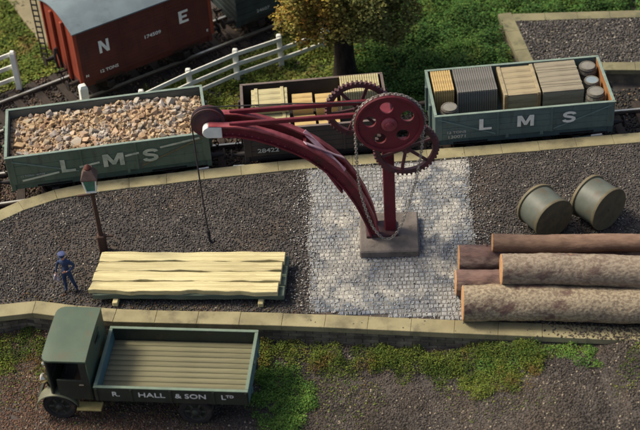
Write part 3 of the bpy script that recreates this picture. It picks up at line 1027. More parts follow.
# --- stones in the left wagon
def stone_mesh(i):
    bm = bmesh.new()
    r = random.Random(i * 13 + 1)
    for k in range(13):
        v = Vector((r.gauss(0, 1), r.gauss(0, 1), r.gauss(0, 1))).normalized()
        v = Vector((v.x * r.uniform(.8, 1.15), v.y * r.uniform(.65, 1.0), v.z * r.uniform(.5, .85)))
        bm.verts.new(v)
    res = bmesh.ops.convex_hull(bm, input=bm.verts)
    loose = [v for v in bm.verts if not v.link_faces]
    bmesh.ops.delete(bm, geom=loose, context='VERTS')
    bmesh.ops.recalc_face_normals(bm, faces=bm.faces)
    me = bpy.data.meshes.new('stone')
    bm.to_mesh(me)
    bm.free()
    me.materials.append(M['stone'])
    return me


load = thing('stone_load', 'heap of broken tan and grey stones filling the green wagon', 'stones', (-5.98, 2.455, 1.25), .092)


def heap(x, y):
    return .52 + .10 * vnoise(x * 1.7, y * 2.2, 21) * np.clip(1 - np.abs(np.asarray(x)) / 2.9, 0, 1) + .10 * (1 - (np.abs(x) / 2.75) ** 2) + .05 * (1 - (y / 1.1) ** 2)


hx, hy = np.meshgrid(np.linspace(-2.80, 2.80, 36), np.linspace(-1.11, 1.11, 15))
hz = heap(hx, hy) - .05
vv = np.stack([hx.ravel(), hy.ravel(), hz.ravel()], -1)
ii = np.arange(14 * 35)
aa = (ii // 35) * 36 + ii % 35
ff = np.concatenate([np.stack([aa, aa + 1, aa + 37], -1), np.stack([aa, aa + 37, aa + 36], -1)])
link(big_mesh('stone_bed', vv, ff, M['stone_small']), 'stone_bed', load)
sms = [stone_mesh(i) for i in range(12)]
spts, tries = [], 0
while len(spts) < 270 and tries < 30000:
    tries += 1
    x, y = random.uniform(-2.62, 2.66), random.uniform(-1.0, 1.0)
    s = random.choice((.09, .11, .125, .145, .165, .185))
    if all((x - a) ** 2 + (y - b) ** 2 > ((s + c) * .78) ** 2 for a, b, c in spts):
        spts.append((x, y, s))
for x, y, s in spts:
    link(random.choice(sms), 'stone', load, (x, y, float(heap(x, y)) + random.uniform(-.02, .05)),
         (random.uniform(-.6, .6), random.uniform(-.6, .6), random.uniform(0, 6.3)), (s, s * random.uniform(.8, 1.1), s * random.uniform(.75, 1.0)))
x, y = scatter(5200, -2.76, 2.76, -1.09, 1.09)
chunks('small_stone', np.stack([x, y, heap(x, y) - .03], -1), RNG.uniform(.03, .075, len(x)), M['stone_small'], load, .9, kind='stuff')


# --- crates and barrels
def crate(label, wagon_mat, x0, x1, y0, y1, z0, z1, m, style, group, rz=0.0):
    """crate placed in wagon coordinates (world z)"""
    cx, cy = (x0 + x1) / 2, (y0 + y1) / 2
    w, d, h = x1 - x0, y1 - y0, z1 - z0
    p = wagon_mat @ Vector((cx, cy, 0))
    t = thing('crate', label, 'crate', (p.x, p.y, z0), wagon_mat.to_euler().z + rz, group)
    if style == 'slats':      # narrow slats all over, standing proud of the body
        MB().box((0, 0, h / 2), (w - .03, d - .03, h - .02)).obj('box_body', m, t)
        n = max(6, int(w / .065))
        sw = w / n
        me = MB().box((0, 0, 0), (sw * .72, d, .024), .006).mesh('slat', m)
        mf = MB().box((0, 0, 0), (sw * .72, .024, h - .02), .006).mesh('slat', m)
        for k in range(n):
            xx = -w / 2 + (k + .5) * sw
            link(me, 'slat', t, (xx, 0, h + .0))
            link(mf, 'slat', t, (xx, -d / 2 + .006, h / 2 - .01))
    else:
        n = max(3, int(round(d / .27)))
        MB().box((0, 0, h / 2 - .02), (w - .05, d - .05, h - .06)).obj('box_body', m, t)
        pd = d / n
        me = MB().box((0, 0, 0), (w, pd - .008, .04), .007).mesh('plank', m)
        for k in range(n):
            link(me, 'plank', t, (random.uniform(-.006, .006), -d / 2 + (k + .5) * pd, h - .02))
        nf = max(2, int(round(h / .25)))
        ph = (h - .045) / nf
        mf = MB().box((0, 0, 0), (w, .03, ph - .008), .006).mesh('plank', m)
        for k in range(nf):
            for s in (-1, 1):
                link(mf, 'plank', t, (0, s * (d / 2 - .012), (k + .5) * ph))
        band = M['crate_band'] if style == 'banded' else m
        for xx in ((-.36 * w, .36 * w) if style == 'batten' else (-.47 * w + .02, .47 * w - .02)):
            if style in ('batten', 'banded'):
                MB().box((xx, 0, h + .016), (.10, d + .03, .032), .008).obj('batten', m, t)
                for s in (-1, 1):
                    MB().box((xx, s * (d / 2 + .016), h / 2), (.10, .03, h - .01), .008).obj('batten', band, t)
        if style == 'tied':
            for yy in (-.25 * d, .25 * d):
                MB().box((0, yy, h + .004), (w + .012, .045, .012)).obj('strap', M['crate_drab'], t)
    return t


def barrel(label, x, y, z0, r, h, lid, wm, group, tilt=0.0):
    p = wm @ Vector((x, y, 0))
    t = thing('barrel', label, 'barrel', (p.x, p.y, z0), 0, group, rot=(tilt, 0, random.uniform(0, 3)))
    nst = 16
    # staves as separate faceted strips
    prof = [(.80, 0), (.92, .18), (1.0, .5), (.92, .82), (.82, 1.0)]
    gap = .012
    sm = MB()
    a0, a1 = -PI / nst + gap, PI / nst - gap
    vs, fs = [], []
    for (k, zz) in prof:
        for a in (a0, a1):
            vs.append((r * k * math.cos(a), r * k * math.sin(a), h * zz))
    for i in range(len(prof) - 1):
        fs.append((2 * i, 2 * i + 1, 2 * i + 3, 2 * i + 2))
    o = len(vs)
    for (k, zz) in prof:
        for a in (a0, a1):
            vs.append(((r * k - .03) * math.cos(a), (r * k - .03) * math.sin(a), h * zz))
    for i in range(len(prof) - 1):
        fs.append((o + 2 * i + 2, o + 2 * i + 3, o + 2 * i + 1, o + 2 * i))
        fs.append((2 * i, 2 * i + 2, o + 2 * i + 2, o + 2 * i))
        fs.append((2 * i + 1, o + 2 * i + 1, o + 2 * i + 3, 2 * i + 3))
    fs.append((8, 9, o + 9, o + 8))
    sm.add(vs, fs)
    me = sm.mesh('stave', M['barrel'])
    for k in range(nst):
        link(me, 'stave', t, (0, 0, 0), (0, 0, 2 * PI * k / nst))
    MB().lathe([(r * .76, h * .04), (r * .80, h * .985), (.001, h * .985)], 20).obj('lid', lid, t)
    for zz, k in ((.12, .90), (.30, .965), (.70, .965), (.90, .885)):
        MB().lathe([(r * k + .004, h * zz - .022), (r * k + .013, h * zz - .022), (r * k + .013, h * zz + .022), (r * k + .004, h * zz + .022)], 24).obj('hoop', M['hoop'], t, True)
    return t


RWM = Matrix.Translation((6.032, 2.858, 0)) @ Matrix.Rotation(.023, 4, 'Z')
MWM = Matrix.Translation((.053, 2.723, 0)) @ Matrix.Rotation(.021, 4, 'Z')
zf = 1.203
g = 'crates and barrels in the teal wagon'
crate('small yellow slatted crate behind the lone barrel in the teal wagon', RWM, -2.46, -1.86, 0.02, 1.04, zf, 1.98, M['crate_yellow'], 'slats', g)
crate('dark grey ribbed crate beside the yellow crate in the teal wagon', RWM, -1.80, -.62, -.13, 1.06, zf, 1.98, M['crate_grey'], 'slats', g)
crate('tan crate with edge battens in the middle of the teal wagon', RWM, -.49, .58, -.48, .95, zf, 1.98, M['crate_tan'], 'banded', g)
crate('largest drab brown crate tied with straps next to the three barrels', RWM, .64, 1.84, -.47, 1.03, zf, 1.98, M['crate_drab'], 'tied', g)
barrel('wooden barrel standing alone before the yellow crate', -2.1, -.60, zf, .27, .66, M['barrel_lid'], RWM, g)
barrel('wooden barrel in the far corner of the teal wagon', 2.2, .80, zf, .28, .70, M['barrel_lid'], RWM, g)
barrel('barrel with a pale blue lid between two other barrels', 2.2, .17, zf, .25, .62, M['barrel_blue'], RWM, g)
barrel('grey lidded barrel nearest the lettered side beside the blue lidded one', 2.17, -.50, zf, .29, .70, M['barrel_lid'], RWM, g)
g = 'crates in the brown wagon'
crate('lower pale crate under and in front of another in the brown wagon', MWM, -1.86, -.72, -.62, .52, zf, 1.66, M['crate_pale'], 'batten', g)
crate('upper pale battened crate lying on a lower one in the brown wagon', MWM, -1.80, -.74, .02, .84, 1.697, 2.02, M['crate_pale'], 'batten', g)
crate('small yellow crate between the stacked pale crates and its twin', MWM, -.62, -.02, -.02, .66, zf, 1.88, M['crate_yellow'], 'plain', g)
crate('small yellow crate next to the ribbed crate in the brown wagon', MWM, .06, .70, -.08, .60, zf, 1.86, M['crate_yellow'], 'plain', g)
crate('small yellow crate behind the tie rods, closest to the pale stack', MWM, -.60, .02, -.90, -.08, zf, 1.62, M['crate_yellow'], 'plain', g)
crate('small yellow crate behind the tie rods, closest to the gear wheel', MWM, .10, .72, -.90, -.14, zf, 1.60, M['crate_yellow'], 'plain', g)
crate('large pale ribbed crate at the tree end of the brown wagon', MWM, .82, 1.98, .22, 1.06, zf, 2.08, M['crate_pale'], 'slats', g)


# --- red van
def van():
    L, W, zb, ht = 4.62, 2.42, 1.08, 1.82
    t = thing('goods_van', 'red brown covered van lettered N E with grey arched roof', 'van', (VAN_C.x, VAN_C.y, .2), VAN_YAW)
    b0 = zb - .2
    b1 = b0 + ht
    n = 20
    for s in (-1, 1):
        so = MB().box((0, s * (W / 2 - .03), b0 + ht / 2), (L - .10, .06, ht), .006).obj('side', M['van_red_shaded'], t)
        for sx in (-1, 1):
            MB().box((sx * .80, s * (W / 2 + .006), b0 + ht / 2), (.05, .03, ht - .06), .006).obj('door_post', M['van_red_shaded'], so)
        MB().box((0, s * (W / 2 + .004), b0 + ht * .66), (1.5, .022, .05), .005).obj('door_rail', M['van_red_shaded'], so)
        MB().box((0, s * (W / 2 + .003), b0 + .045), (L - .1, .02, .09), .005).obj('bottom_rail', M['van_red_shaded'], so)
        pb = MB()
        for k in range(14):
            pb.box((0, s * (W / 2 + .0005), b0 + .12 + k * (ht - .14) / 14 + .06), (L - .16, .008, (ht - .14) / 14 - .008), .003)
        pb.obj('boarding', M['van_red_shaded'], so)
        if s < 0:
            yf = -W / 2 - .014
            block_text('N', .34, .44, M['letter_white'], so, -1.42, yf, b0 + 1.06)
            block_text('E', .33, .44, M['letter_white'], so, 1.36, yf, b0 + 1.04)
            put_text('174509', .17, M['letter_white'], so, .22, yf - .014, b0 + .82, .003, 1.2)
            put_text('12 TONS', .15, M['letter_white'], so, -1.38, yf - .006, b0 + .20, .003, 1.1)
            put_text('N', .12, M['letter_white'], so, -2.12, yf - .006, b0 + .22, .003, 1.1)
            put_text('E', .12, M['letter_white'], so, 2.12, yf - .006, b0 + .22, .003, 1.1)
    # roof arc
    prof = []
    for k in range(n + 1):
        yy = -W / 2 - .06 + (W + .12) * k / n
        zz = b1 + .30 * (1 - (2 * yy / (W + .12)) ** 2)
        prof.append((yy, zz))
    b = MB()
    vs = []
    for xx in (-L / 2 - .09, L / 2 + .09):
        vs += [(xx, p[0], p[1] + .04) for p in prof] + [(xx, p[0], p[1]) for p in prof]
    m = n + 1
    fs = []
    for k in range(n):
        fs.append((k, 2 * m + k, 2 * m + k + 1, k + 1)[::-1])
        fs.append((m + k, m + k + 1, 3 * m + k + 1, 3 * m + k)[::-1])
        fs.append((k, k + 1, m + k + 1, m + k))
        fs.append((2 * m + k, 3 * m + k, 3 * m + k + 1, 2 * m + k + 1))
    fs.append((0, m, 3 * m, 2 * m))
    fs.append((n, 2 * m + n, 3 * m + n, m + n))
    b.add(vs, fs)
    b.obj('roof', M['van_roof'], t, True)
    for e in (-1, 1):
        b = MB()
        nn = 8
        for k in range(nn):       # vertical end boards up to the roof curve
            ya, yb = -W / 2 + .065 + k * (W - .13) / nn + .004, -W / 2 + .065 + (k + 1) * (W - .13) / nn - .004
            za = b1 + .30 * (1 - (2 * ya / (W + .12)) ** 2) - .01
            zb_ = b1 + .30 * (1 - (2 * yb / (W + .12)) ** 2) - .01
            x0, x1 = e * (L / 2 - .06), e * L / 2
            vs = [(x0, ya, b0), (x0, yb, b0), (x0, yb, zb_), (x0, ya, za), (x1, ya, b0), (x1, yb, b0), (x1, yb, zb_), (x1, ya, za)]
            fs = [(3, 2, 1, 0), (4, 5, 6, 7), (0, 1, 5, 4), (1, 2, 6, 5), (2, 3, 7, 6), (3, 0, 4, 7)]
            if e < 0:
                fs = [f[::-1] for f in fs]
            b.add(vs, fs)
        eo = b.obj('end', M['van_red_lit'], t)
        for yy in (-.40, .40):
            MB().box((e * (L / 2 + .05), yy, b0 + .82), (.10, .14, 2.1), .02).obj('end_pillar', M['van_red_lit'], eo)
        for yy in (-W / 2 + .04, W / 2 - .04):
            MB().box((e * (L / 2 - .0), yy, b0 + ht / 2), (.12, .11, ht - .01), .015).obj('corner_post', M['van_red_lit'], eo)
        hose = [Vector((e * (L / 2 + .10), .12, b0 - .06)), Vector((e * (L / 2 + .14), .12, b0 + .35)), Vector((e * (L / 2 + .2), .06, b0 + .72)),
                Vector((e * (L / 2 + .30), -.08, b0 + .80)), Vector((e * (L / 2 + .36), -.14, b0 + .5)), Vector((e * (L / 2 + .30), -.10, b0 + .1))]
        MB().tube(hose, .045, 8).obj('brake_hose', M['hose'], t, True)
    running_gear(t, L, W, b0, (-1.35, 1.35), M['van_red_shaded'], None)
    return t


van()


def far_wagon():
    d = VD
    c = VAN_C + d * 5.55 + Vector((.10, .12))
    t = thing('open_wagon', 'dark wagon half out of view beyond the red van', 'wagon', (c.x, c.y, .2), VAN_YAW - R(3))
    L, W, H, b0 = 4.6, 2.38, 1.1, .82
    for s in (-1, 1):
        b = MB()
        for k in range(5):
            b.box((0, s * (W / 2 - .03), b0 + (k + .5) * H / 5), (L, .06, H / 5 - .008), .008)
        so = b.obj('side', M['dark_wagon'], t)
        if s < 0:
            put_text('24607', .16, M['letter_faint'], so, -1.35, -W / 2 - .006, b0 + .16, .002, 1.2)
        for sx in (-.8, .8):
            MB().box((sx, s * (W / 2 + .01), b0 + H / 2), (.07, .03, H - .02), .006).obj('door_strap', M['dark_wagon'], so)
        b = MB()
        for k in range(5):
            b.box((s * (L / 2 - .03), 0, b0 + (k + .5) * H / 5), (.06, W - .13, H / 5 - .008), .008)
        b.obj('end', M['dark_wagon'], t)
    MB().box((0, 0, b0 + .05), (L - .13, W - .13, .1)).obj('floor', M['dark_wagon'], t)
    running_gear(t, L, W, b0, (-1.4, 1.4), M['dark_wagon'])


far_wagon()


# ------------------------------------------------------------------ crane
def crane():
    YF, YR = -2.45, -1.92            # planes of the two jib girders
    t = thing('yard_crane', 'maroon hand crane with curved twin jib and large chain wheel on stone base', 'crane', (1.82, -2.28, TOP + .02), 0)
    ox, oy, oz = t.location

    def ob(mb, name, m, parent=t, smooth=False, **kw):
        mb.v = [(p[0] - ox, p[1] - oy, p[2] - oz) for p in mb.v]
        return mb.obj(name, m, parent, smooth, **kw)
    c, s = math.cos(-.067), math.sin(-.067)
    b = MB().box((0, 0, .11), (1.58, 1.62, .24), .035)
    b.v = [(c * p[0] - s * p[1], s * p[0] + c * p[1], p[2] - .02) for p in b.v]
    bm_ = b.obj('base_block', M['plinth'], t)
    bz = TOP + .23
    ob(MB().box((1.62, -2.2, bz + .03), (.85, .62, .10), .02), 'sole_plate', M['gear_iron'])
    ob(MB().box((1.86, -2.2, (bz + .05 + 5.25) / 2), (.30, .26, 5.25 - bz - .05), .02), 'post', M['crane_red'])
    # girders: web outlines traced in the x-z plane
    top = [(-2.62, 5.27), (-1.93, 5.20), (-1.47, 5.07), (-1.01, 4.87), (-.55, 4.62), (-.19, 4.38), (.12, 4.12), (.46, 3.78), (.76, 3.40), (1.02, 2.95), (1.24, 2.43), (1.42, 1.85), (1.53, 1.23)]
    bot = [(-2.62, 4.95), (-1.96, 4.90), (-1.5, 4.76), (-1.04, 4.55), (-.58, 4.28), (-.21, 4.02), (.09, 3.73), (.42, 3.34), (.72, 2.88), (.95, 2.40), (1.12, 1.95), (1.24, 1.58), (1.33, 1.23)]
    for yy in (YF, YR):
        ol = [(p[0] - 0, p[1]) for p in bot] + [(p[0], p[1]) for p in top[::-1]]
        me = plate('girder', [ol], .05, 0, M['crane_red'])
        me.transform(Matrix.Translation((-ox, yy - oy, -oz)) @ Matrix.Rotation(R(90), 4, 'X'))
        g_ = link(me, 'girder', t)
        for pts in (top, bot):
            f = MB()
            vs, fs = [], []
            for i, p in enumerate(pts):
                a, q = Vector(pts[max(i - 1, 0)]), Vector(pts[min(i + 1, len(pts) - 1)])
                d = (q - a).normalized()
                n = Vector((-d.y, d.x)) * .022
                for (yo, sg) in ((-.10, -1), (.10, -1), (.10, 1), (-.10, 1)):
                    vs.append((p[0] + n.x * sg, yy + yo, p[1] + n.y * sg))
            for i in range(len(pts) - 1):
                for k in range(4):
                    q, w = i * 4 + k, i * 4 + (k + 1) % 4
                    fs.append((q, w, w + 4, q + 4))
            fs += [(3, 2, 1, 0), tuple(range(len(vs) - 4, len(vs)))]
            f.add(vs, fs)
            ob(f, 'flange', M['crane_edge'] if pts is top else M['crane_red'], g_)  # top flange highlight comes from its lighter colour
        rv = MB()
        for pts_, dz in ((top, -.055), (bot, .055)):
            for xx in np.arange(-2.2, 1.4, .16):
                zz = float(np.interp(xx, [p[0] for p in pts_], [p[1] for p in pts_])) + dz
                rv.lathe([(.022, 0), (.018, .012), (.001, .016)], 6, Matrix.Translation((xx, yy - .025, zz)) @ Matrix.Rotation(R(90), 4, 'X'))
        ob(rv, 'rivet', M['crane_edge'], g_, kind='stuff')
        # rounded white jib end
        e = MB()
        out = [(-2.30, 5.24), (-2.62, 5.27)] + [(-2.62 + .165 * math.cos(a), 5.11 + .165 * math.sin(a)) for a in np.linspace(PI / 2, 1.5 * PI, 9)] + [(-2.62, 4.945), (-2.30, 4.925)]
        me = plate('jib_end', [out], .24, .015, M['white_paint'] if yy == YF else M['crane_red'])
        me.transform(Matrix.Translation((-ox, yy - .006 - oy, -oz)) @ Matrix.Rotation(R(90), 4, 'X'))
        link(me, 'jib_end', t)
    # lattice crossing between the girders, and spacers
    def mid(pts, x):
        return float(np.interp(x, [p[0] for p in pts], [p[1] for p in pts]))
    br = [(-.25, mid(top, -.25) + .04, YR, .72, mid(top, .72) + .04, YF), (-.25, mid(top, -.25) + .04, YF, .72, mid(top, .72) + .04, YR)]
    for i, (xa, za, ya, xb, zb, yb) in enumerate(br):
        ob(MB().bar((xa, ya, za + .03 * i), (xb, yb, zb + .03 * i), .16, .03, .005), 'lattice_bar', M['crane_brace'])
    for xx in (-.25, .72):
        ob(MB().bar((xx, YF + .03, mid(top, xx) - .10), (xx, YR - .03, mid(top, xx) - .10), .08, .05, .006), 'spacer', M['crane_red'])
    for xx in (-1.9, .55, 1.15):
        ob(MB().bar((xx, YF, mid(bot, xx) + .02), (xx, YR, mid(bot, xx) + .02), .09, .06, .006), 'spacer', M['crane_red'])
    ob(MB().bar((.26, YF - .02, 3.55), (.62, YF - .02, 2.86), .22, .06, .01), 'bracket', M['crane_red'])
    # tie rods
    for yy in (YF, YR):
        ob(MB().bar((-2.1, yy, 5.235), (1.80, yy, 5.25), .085, .13, .015), 'tie_rod', M['crane_red'])
    ob(MB().box((1.8, -2.2, 5.24), (.34, .68, .16), .02), 'post_head', M['crane_red'])
    # jib pulley
    me = MB().lathe([(.05, -.11), (.30, -.09), (.34, -.07), (.40, -.09), (.43, -.10), (.43, -.06), (.36, -.01), (.36, .01), (.43, .06), (.43, .10), (.40, .09), (.34, .07), (.30, .09), (.05, .11)], 32,
                    Matrix.Rotation(R(90), 4, 'X')).mesh('pulley', M['gear_iron'], True)
    link(me, 'pulley', t, (-2.64 - ox, -2.2 - oy, 5.21 - oz))
    ob(MB().cyl((-2.64, YF - .05, 5.12), (-2.64, YR + .05, 5.12), .05, 10), 'pin', M['gear_iron'])
    # rope and hook
    rp = [(1.5, -2.2, 5.42), (-.5, -2.2, 5.56), (-2.55, -2.2, 5.64)]
    rp += [(-2.64 + .42 * math.cos(a), -2.2, 5.21 + .42 * math.sin(a)) for a in np.linspace(PI * .52, PI, 8)]
    rp += [(-3.05, -2.2, 3.6), (-3.03, -2.2, 2.2), (-3.01, -2.2, 1.62)]
    ob(MB().tube(rp, .020, 6), 'rope', M['rope'], smooth=True)
    hk = MB()
    hk.cyl((-3.01, -2.2, 1.62), (-3.01, -2.2, 1.34), .05, 10, .035)
    hk.tube([(-3.01, -2.2, 1.36), (-3.0, -2.2, 1.24), (-2.94, -2.2, 1.16), (-2.88, -2.2, 1.20), (-2.88, -2.2, 1.27)], [.03, .035, .04, .03, .015], 8)
    hk.lathe([(.03, -.03), (.055, 0), (.03, .03)], 10, Matrix.Translation((-3.01, -2.2, 1.42)))
    ob(hk, 'hook', M['rope'], smooth=True)
    # big wheel, five holes
    WC = Vector((1.88, -2.80, 5.18))
    r_ = .87
    holes = [circle(.165, 20, (.50 * math.cos(2 * PI * k / 5 + .42), .50 * math.sin(2 * PI * k / 5 + .42))) for k in range(5)]
    me = plate('chain_wheel', [circle(r_ - .04, 56)] + holes, .07, .008, M['crane_red'])
    me.transform(Matrix.Rotation(R(90), 4, 'X'))
    wheel = link(me, 'chain_wheel', t, WC - t.location)
    rim = MB().lathe([(r_ - .10, -.055), (r_ - .08, -.085), (r_ - .02, -.085), (r_, -.06), (r_ - .05, -.02), (r_ - .05, .02), (r_, .06), (r_ - .02, .085), (r_ - .08, .085), (r_ - .10, .055)], 56, Matrix.Rotation(R(90), 4, 'X'))
    rim.f = [f for f in rim.f if len(f) == 4]
    n = 56
    rim.f += [(9 * n + k, 9 * n + (k + 1) % n, (k + 1) % n, k) for k in range(n)]
    rim.mi = [0] * len(rim.f)
    rim.obj('rim', M['crane_red'], wheel, True)
    MB().lathe([(.20, .0), (.20, .07), (.16, .11), (.11, .12), (.10, .17), (.001, .17)], 20, Matrix.Rotation(R(90), 4, 'X')).obj('hub', M['crane_edge'], wheel, True)
    ob(MB().cyl((1.88, -2.76, 5.18), (1.88, -1.5, 5.18), .07, 12), 'shaft', M['gear_iron'])

    def gear(cx, cy, cz, r, teeth, spokes, ph):
        out = []
        for k in range(teeth):
            a = 2 * PI * k / teeth
            w = 2 * PI / teeth
            out += [((r - .055) * math.cos(a - .28 * w), (r - .055) * math.sin(a - .28 * w)), (r * math.cos(a - .16 * w), r * math.sin(a - .16 * w)),
                    (r * math.cos(a + .16 * w), r * math.sin(a + .16 * w)), ((r - .055) * math.cos(a + .28 * w), (r - .055) * math.sin(a + .28 * w))]
        me = plate('gear_wheel', [out, circle(r - .17, 48)], .11, 0, M['gear_iron'])
        me.transform(Matrix.Rotation(R(90), 4, 'X'))
        go = link(me, 'gear_wheel', t, (cx - ox, cy - oy, cz - oz))
        for k in range(spokes):
            a = 2 * PI * k / spokes + ph
            MB().bar((.06 * math.cos(a), 0, .06 * math.sin(a)), ((r - .15) * math.cos(a), 0, (r - .15) * math.sin(a)), .05, .085, .012, up=Vector((-math.sin(a), 0, math.cos(a)))).obj('spoke', M['gear_iron'], go)
        MB().lathe([(.12, -.08), (.12, .08), (.05, .11), (.001, .11)], 16, Matrix.Rotation(R(90), 4, 'X')).obj('hub', M['gear_iron'], go, True)
        ob(MB().cyl((cx, min(cy, -2.2) - .02, cz), (cx, max(cy, -2.2) + .02, cz), .05, 10), 'shaft', M['gear_iron'])
    gear(2.31, -2.52, 4.15, .85, 44, 6, .35)
    gear(1.17, -1.72, 4.90, .86, 44, 6, .15)
    # bearing arms that carry the two gear shafts
    ob(MB().bar((1.86, -2.2, 4.15), (2.42, -2.2, 4.15), .16, .14, .02), 'bearing_arm', M['crane_red'])
    ob(MB().bar((1.10, -2.0, 4.90), (1.86, -2.0, 4.95), .10, .14, .02), 'bearing_arm', M['crane_red'])
    # chain: over the wheel and hanging in a loop to the base
    YC = -2.80
    hang = [(1.03, 5.07), (1.025, 4.4), (1.05, 3.4), (1.17, 2.55), (1.36, 1.85), (1.58, 1.45), (1.80, 1.38), (2.05, 1.68), (2.30, 2.44), (2.52, 3.3), (2.67, 4.23), (2.74, 5.05)]
    P = []
    for i in range(len(hang) - 1):       # Catmull-Rom
        p0, p1, p2, p3 = [Vector(hang[max(0, min(len(hang) - 1, i + k))]) for k in (-1, 0, 1, 2)]
        for u in np.linspace(0, 1, 16, endpoint=False):
            P.append(.5 * ((2 * p1) + (p2 - p0) * u + (2 * p0 - 5 * p1 + 4 * p2 - p3) * u * u + (3 * p1 - p0 - 3 * p2 + p3) * u ** 3))
    for a in np.linspace(-.12, PI + .12, 50):
        P.append(Vector((WC.x + (r_ + .02) * math.cos(a), WC.z + (r_ + .02) * math.sin(a))))
    L = [0]
    for a, b_ in zip(P, P[1:]):
        L.append(L[-1] + (b_ - a).length)
    cb = MB()
    nl = int(L[-1] / .072)
    for k in range(nl):
        sdist = (k + .5) * L[-1] / nl
        x_ = float(np.interp(sdist, L, [p.x for p in P])); z_ = float(np.interp(sdist, L, [p.y for p in P]))
        x2 = float(np.interp(min(sdist + .03, L[-1]), L, [p.x for p in P])); z2 = float(np.interp(min(sdist + .03, L[-1]), L, [p.y for p in P]))
        d = Vector((x2 - x_, 0, z2 - z_)).normalized()
        if d.length < .5:
            d = Vector((0, 0, 1))
        w = Vector((0, 1, 0)) if k % 2 else d.cross(Vector((0, 1, 0)))
        cc = Vector((x_, YC, z_))
        ring = [cc + d * .054 * math.cos(a) + w * .034 * math.sin(a) for a in np.linspace(0, 2 * PI, 9)]
        cb.tube(ring, .0115, 5, False)
    ob(cb, 'chain', M['chain_steel'], smooth=True, kind='stuff')


crane()


# ------------------------------------------------------------------ lamp
def lamp():
    t = thing('platform_lamp', 'leaning rusty oil lamp post with green glass lantern beside the timber stack', 'lamp', (-5.92, -1.93, TOP), 0)
    MB().tube([(0, 0, -.05), (0, 0, .55), (-.01, 0, 2.1)], [.085, .07, .05], 6).obj('post', M['lamp_post'], t)
    MB().box((0, 0, .25), (.22, .22, .62), .03).obj('post_base', M['lamp_post'], t)
    MB().bar((.05, 0, .48), (.33, -.02, .50), .05, .05, .01).obj('peg', M['lamp_post'], t)
    MB().bar((-.40, 0, 1.93), (.12, 0, 1.98), .06, .07, .01).obj('ladder_rest', M['lamp_post'], t)
    ln = MB().box((0, 0, 2.13), (.28, .28, .06), .01).obj('lantern', M['white_paint'], t)
    # glazing flares upward
    gb = MB()
    w0, w1, z0, z1 = .115, .165, 2.162, 2.55
    cn = [(-1, -1), (1, -1), (1, 1), (-1, 1)]
    gb.add([(a * w0, b * w0, z0) for a, b in cn] + [(a * w1, b * w1, z1) for a, b in cn],
           [(3, 2, 1, 0), (4, 5, 6, 7)] + [(i, (i + 1) % 4, (i + 1) % 4 + 4, i + 4) for i in range(4)])
    gb.obj('glass', M['lamp_glass'], ln)
    for a, b in cn:
        MB().bar((a * (w0 + .012), b * (w0 + .012), z0), (a * (w1 + .012), b * (w1 + .012), z1), .03, .03).obj('glazing_bar', M['white_paint'] if b < 0 else M['lamp_cap'], ln)
    cb = MB()
    w0, w1, z0, z1 = .21, .10, 2.553, 2.82
    cb.add([(a * w0, b * w0, z0) for a, b in cn] + [(a * w0, b * w0, z0 + .03) for a, b in cn] + [(a * w1, b * w1, z1) for a, b in cn],
           [(3, 2, 1, 0), (8, 9, 10, 11)] + [(r * 4 + i, r * 4 + (i + 1) % 4, r * 4 + (i + 1) % 4 + 4, r * 4 + i + 4) for r in (0, 1) for i in range(4)])
    cb.obj('lantern_cap', M['lamp_cap'], t)
    MB().lathe([(.09, 2.80), (.10, 2.86), (.06, 2.92), (.02, 2.95), (.001, 2.96)], 12).obj('vent_knob', M['lamp_knob'], t, True)


lamp()


# ------------------------------------------------------------------ timber stack
def plank_mesh(L, w, h, seed, m, amp=.018):
    r = random.Random(seed)
    n = 26
    fr, bk = [], []
    ph = [r.uniform(0, 6.3) for _ in range(6)]
    for i in range(n + 1):
        x = -L / 2 + L * i / n
        fr.append((x, -w / 2 + amp * (math.sin(x * 2.1 + ph[0]) + .6 * math.sin(x * 5.3 + ph[1]) + .5 * math.sin(x * 9.7 + ph[4]))))
        bk.append((x, w / 2 + amp * .6 * (math.sin(x * 1.7 + ph[2]) + .6 * math.sin(x * 6.1 + ph[3]))))
    e = r.uniform(.0, .08)
    fr[0] = (fr[0][0] + e, fr[0][1])
    bk[0] = (bk[0][0] + r.uniform(.06, .13), bk[0][1] - .03)
    return MB().prism(fr + bk[::-1], 0, h, .011).mesh('timber_plank', m)


SY = R(-6.4)
sd, sn = Vector((math.cos(SY), math.sin(SY))), Vector((-math.sin(SY), math.cos(SY)))
SC = Vector((-3.52, -3.52))
wl = ['furthest from the lorry', 'second from the lamp post', 'second from the lorry', 'closest to the lorry']
for lay, (z, m, lbl, L_) in enumerate(((TOP + .145, M['plank_green'], 'green stained plank of the lower layer, {}', 5.03), (TOP + .30, M['plank_cream'], 'cream wavy edged plank on top of the stack, {}', 4.98))):
    for k in range(4):
        off = (1.5 - k) * .385
        c = SC + sn * off + sd * ((-.03 - .02 * k) if lay else (.04 + random.uniform(-.02, .02)))
        o = link(plank_mesh(L_ + random.uniform(-.03, .03), .350 if lay else .36, .14 if lay else .15, k * 7 + lay * 31 + 3, m, .026 if lay else .012), 'timber_plank', None, (c.x, c.y, z), (0, 0, SY + random.uniform(-.004, .004)))
        tag(o, lbl.format(wl[k]), 'plank', 'planks in the timber stack')
for xx, wd in ((-1.86, 'lamp end'), (1.94, 'crane end')):
    c = SC + sd * xx
    for q, (a, b, nm) in enumerate(((-.90, .80, 'bearer'),)):
        p0, p1 = c + sn * a, c + sn * b
        o = MB().bar((p0.x, p0.y, TOP + .068), (p1.x, p1.y, TOP + .068), .14, .14, .015).obj('bearer', M['plank_cream'])
        tag(o, 'cream bearer baulk under the %s of the plank stack' % wd, 'bearer', 'bearers under the timber stack')


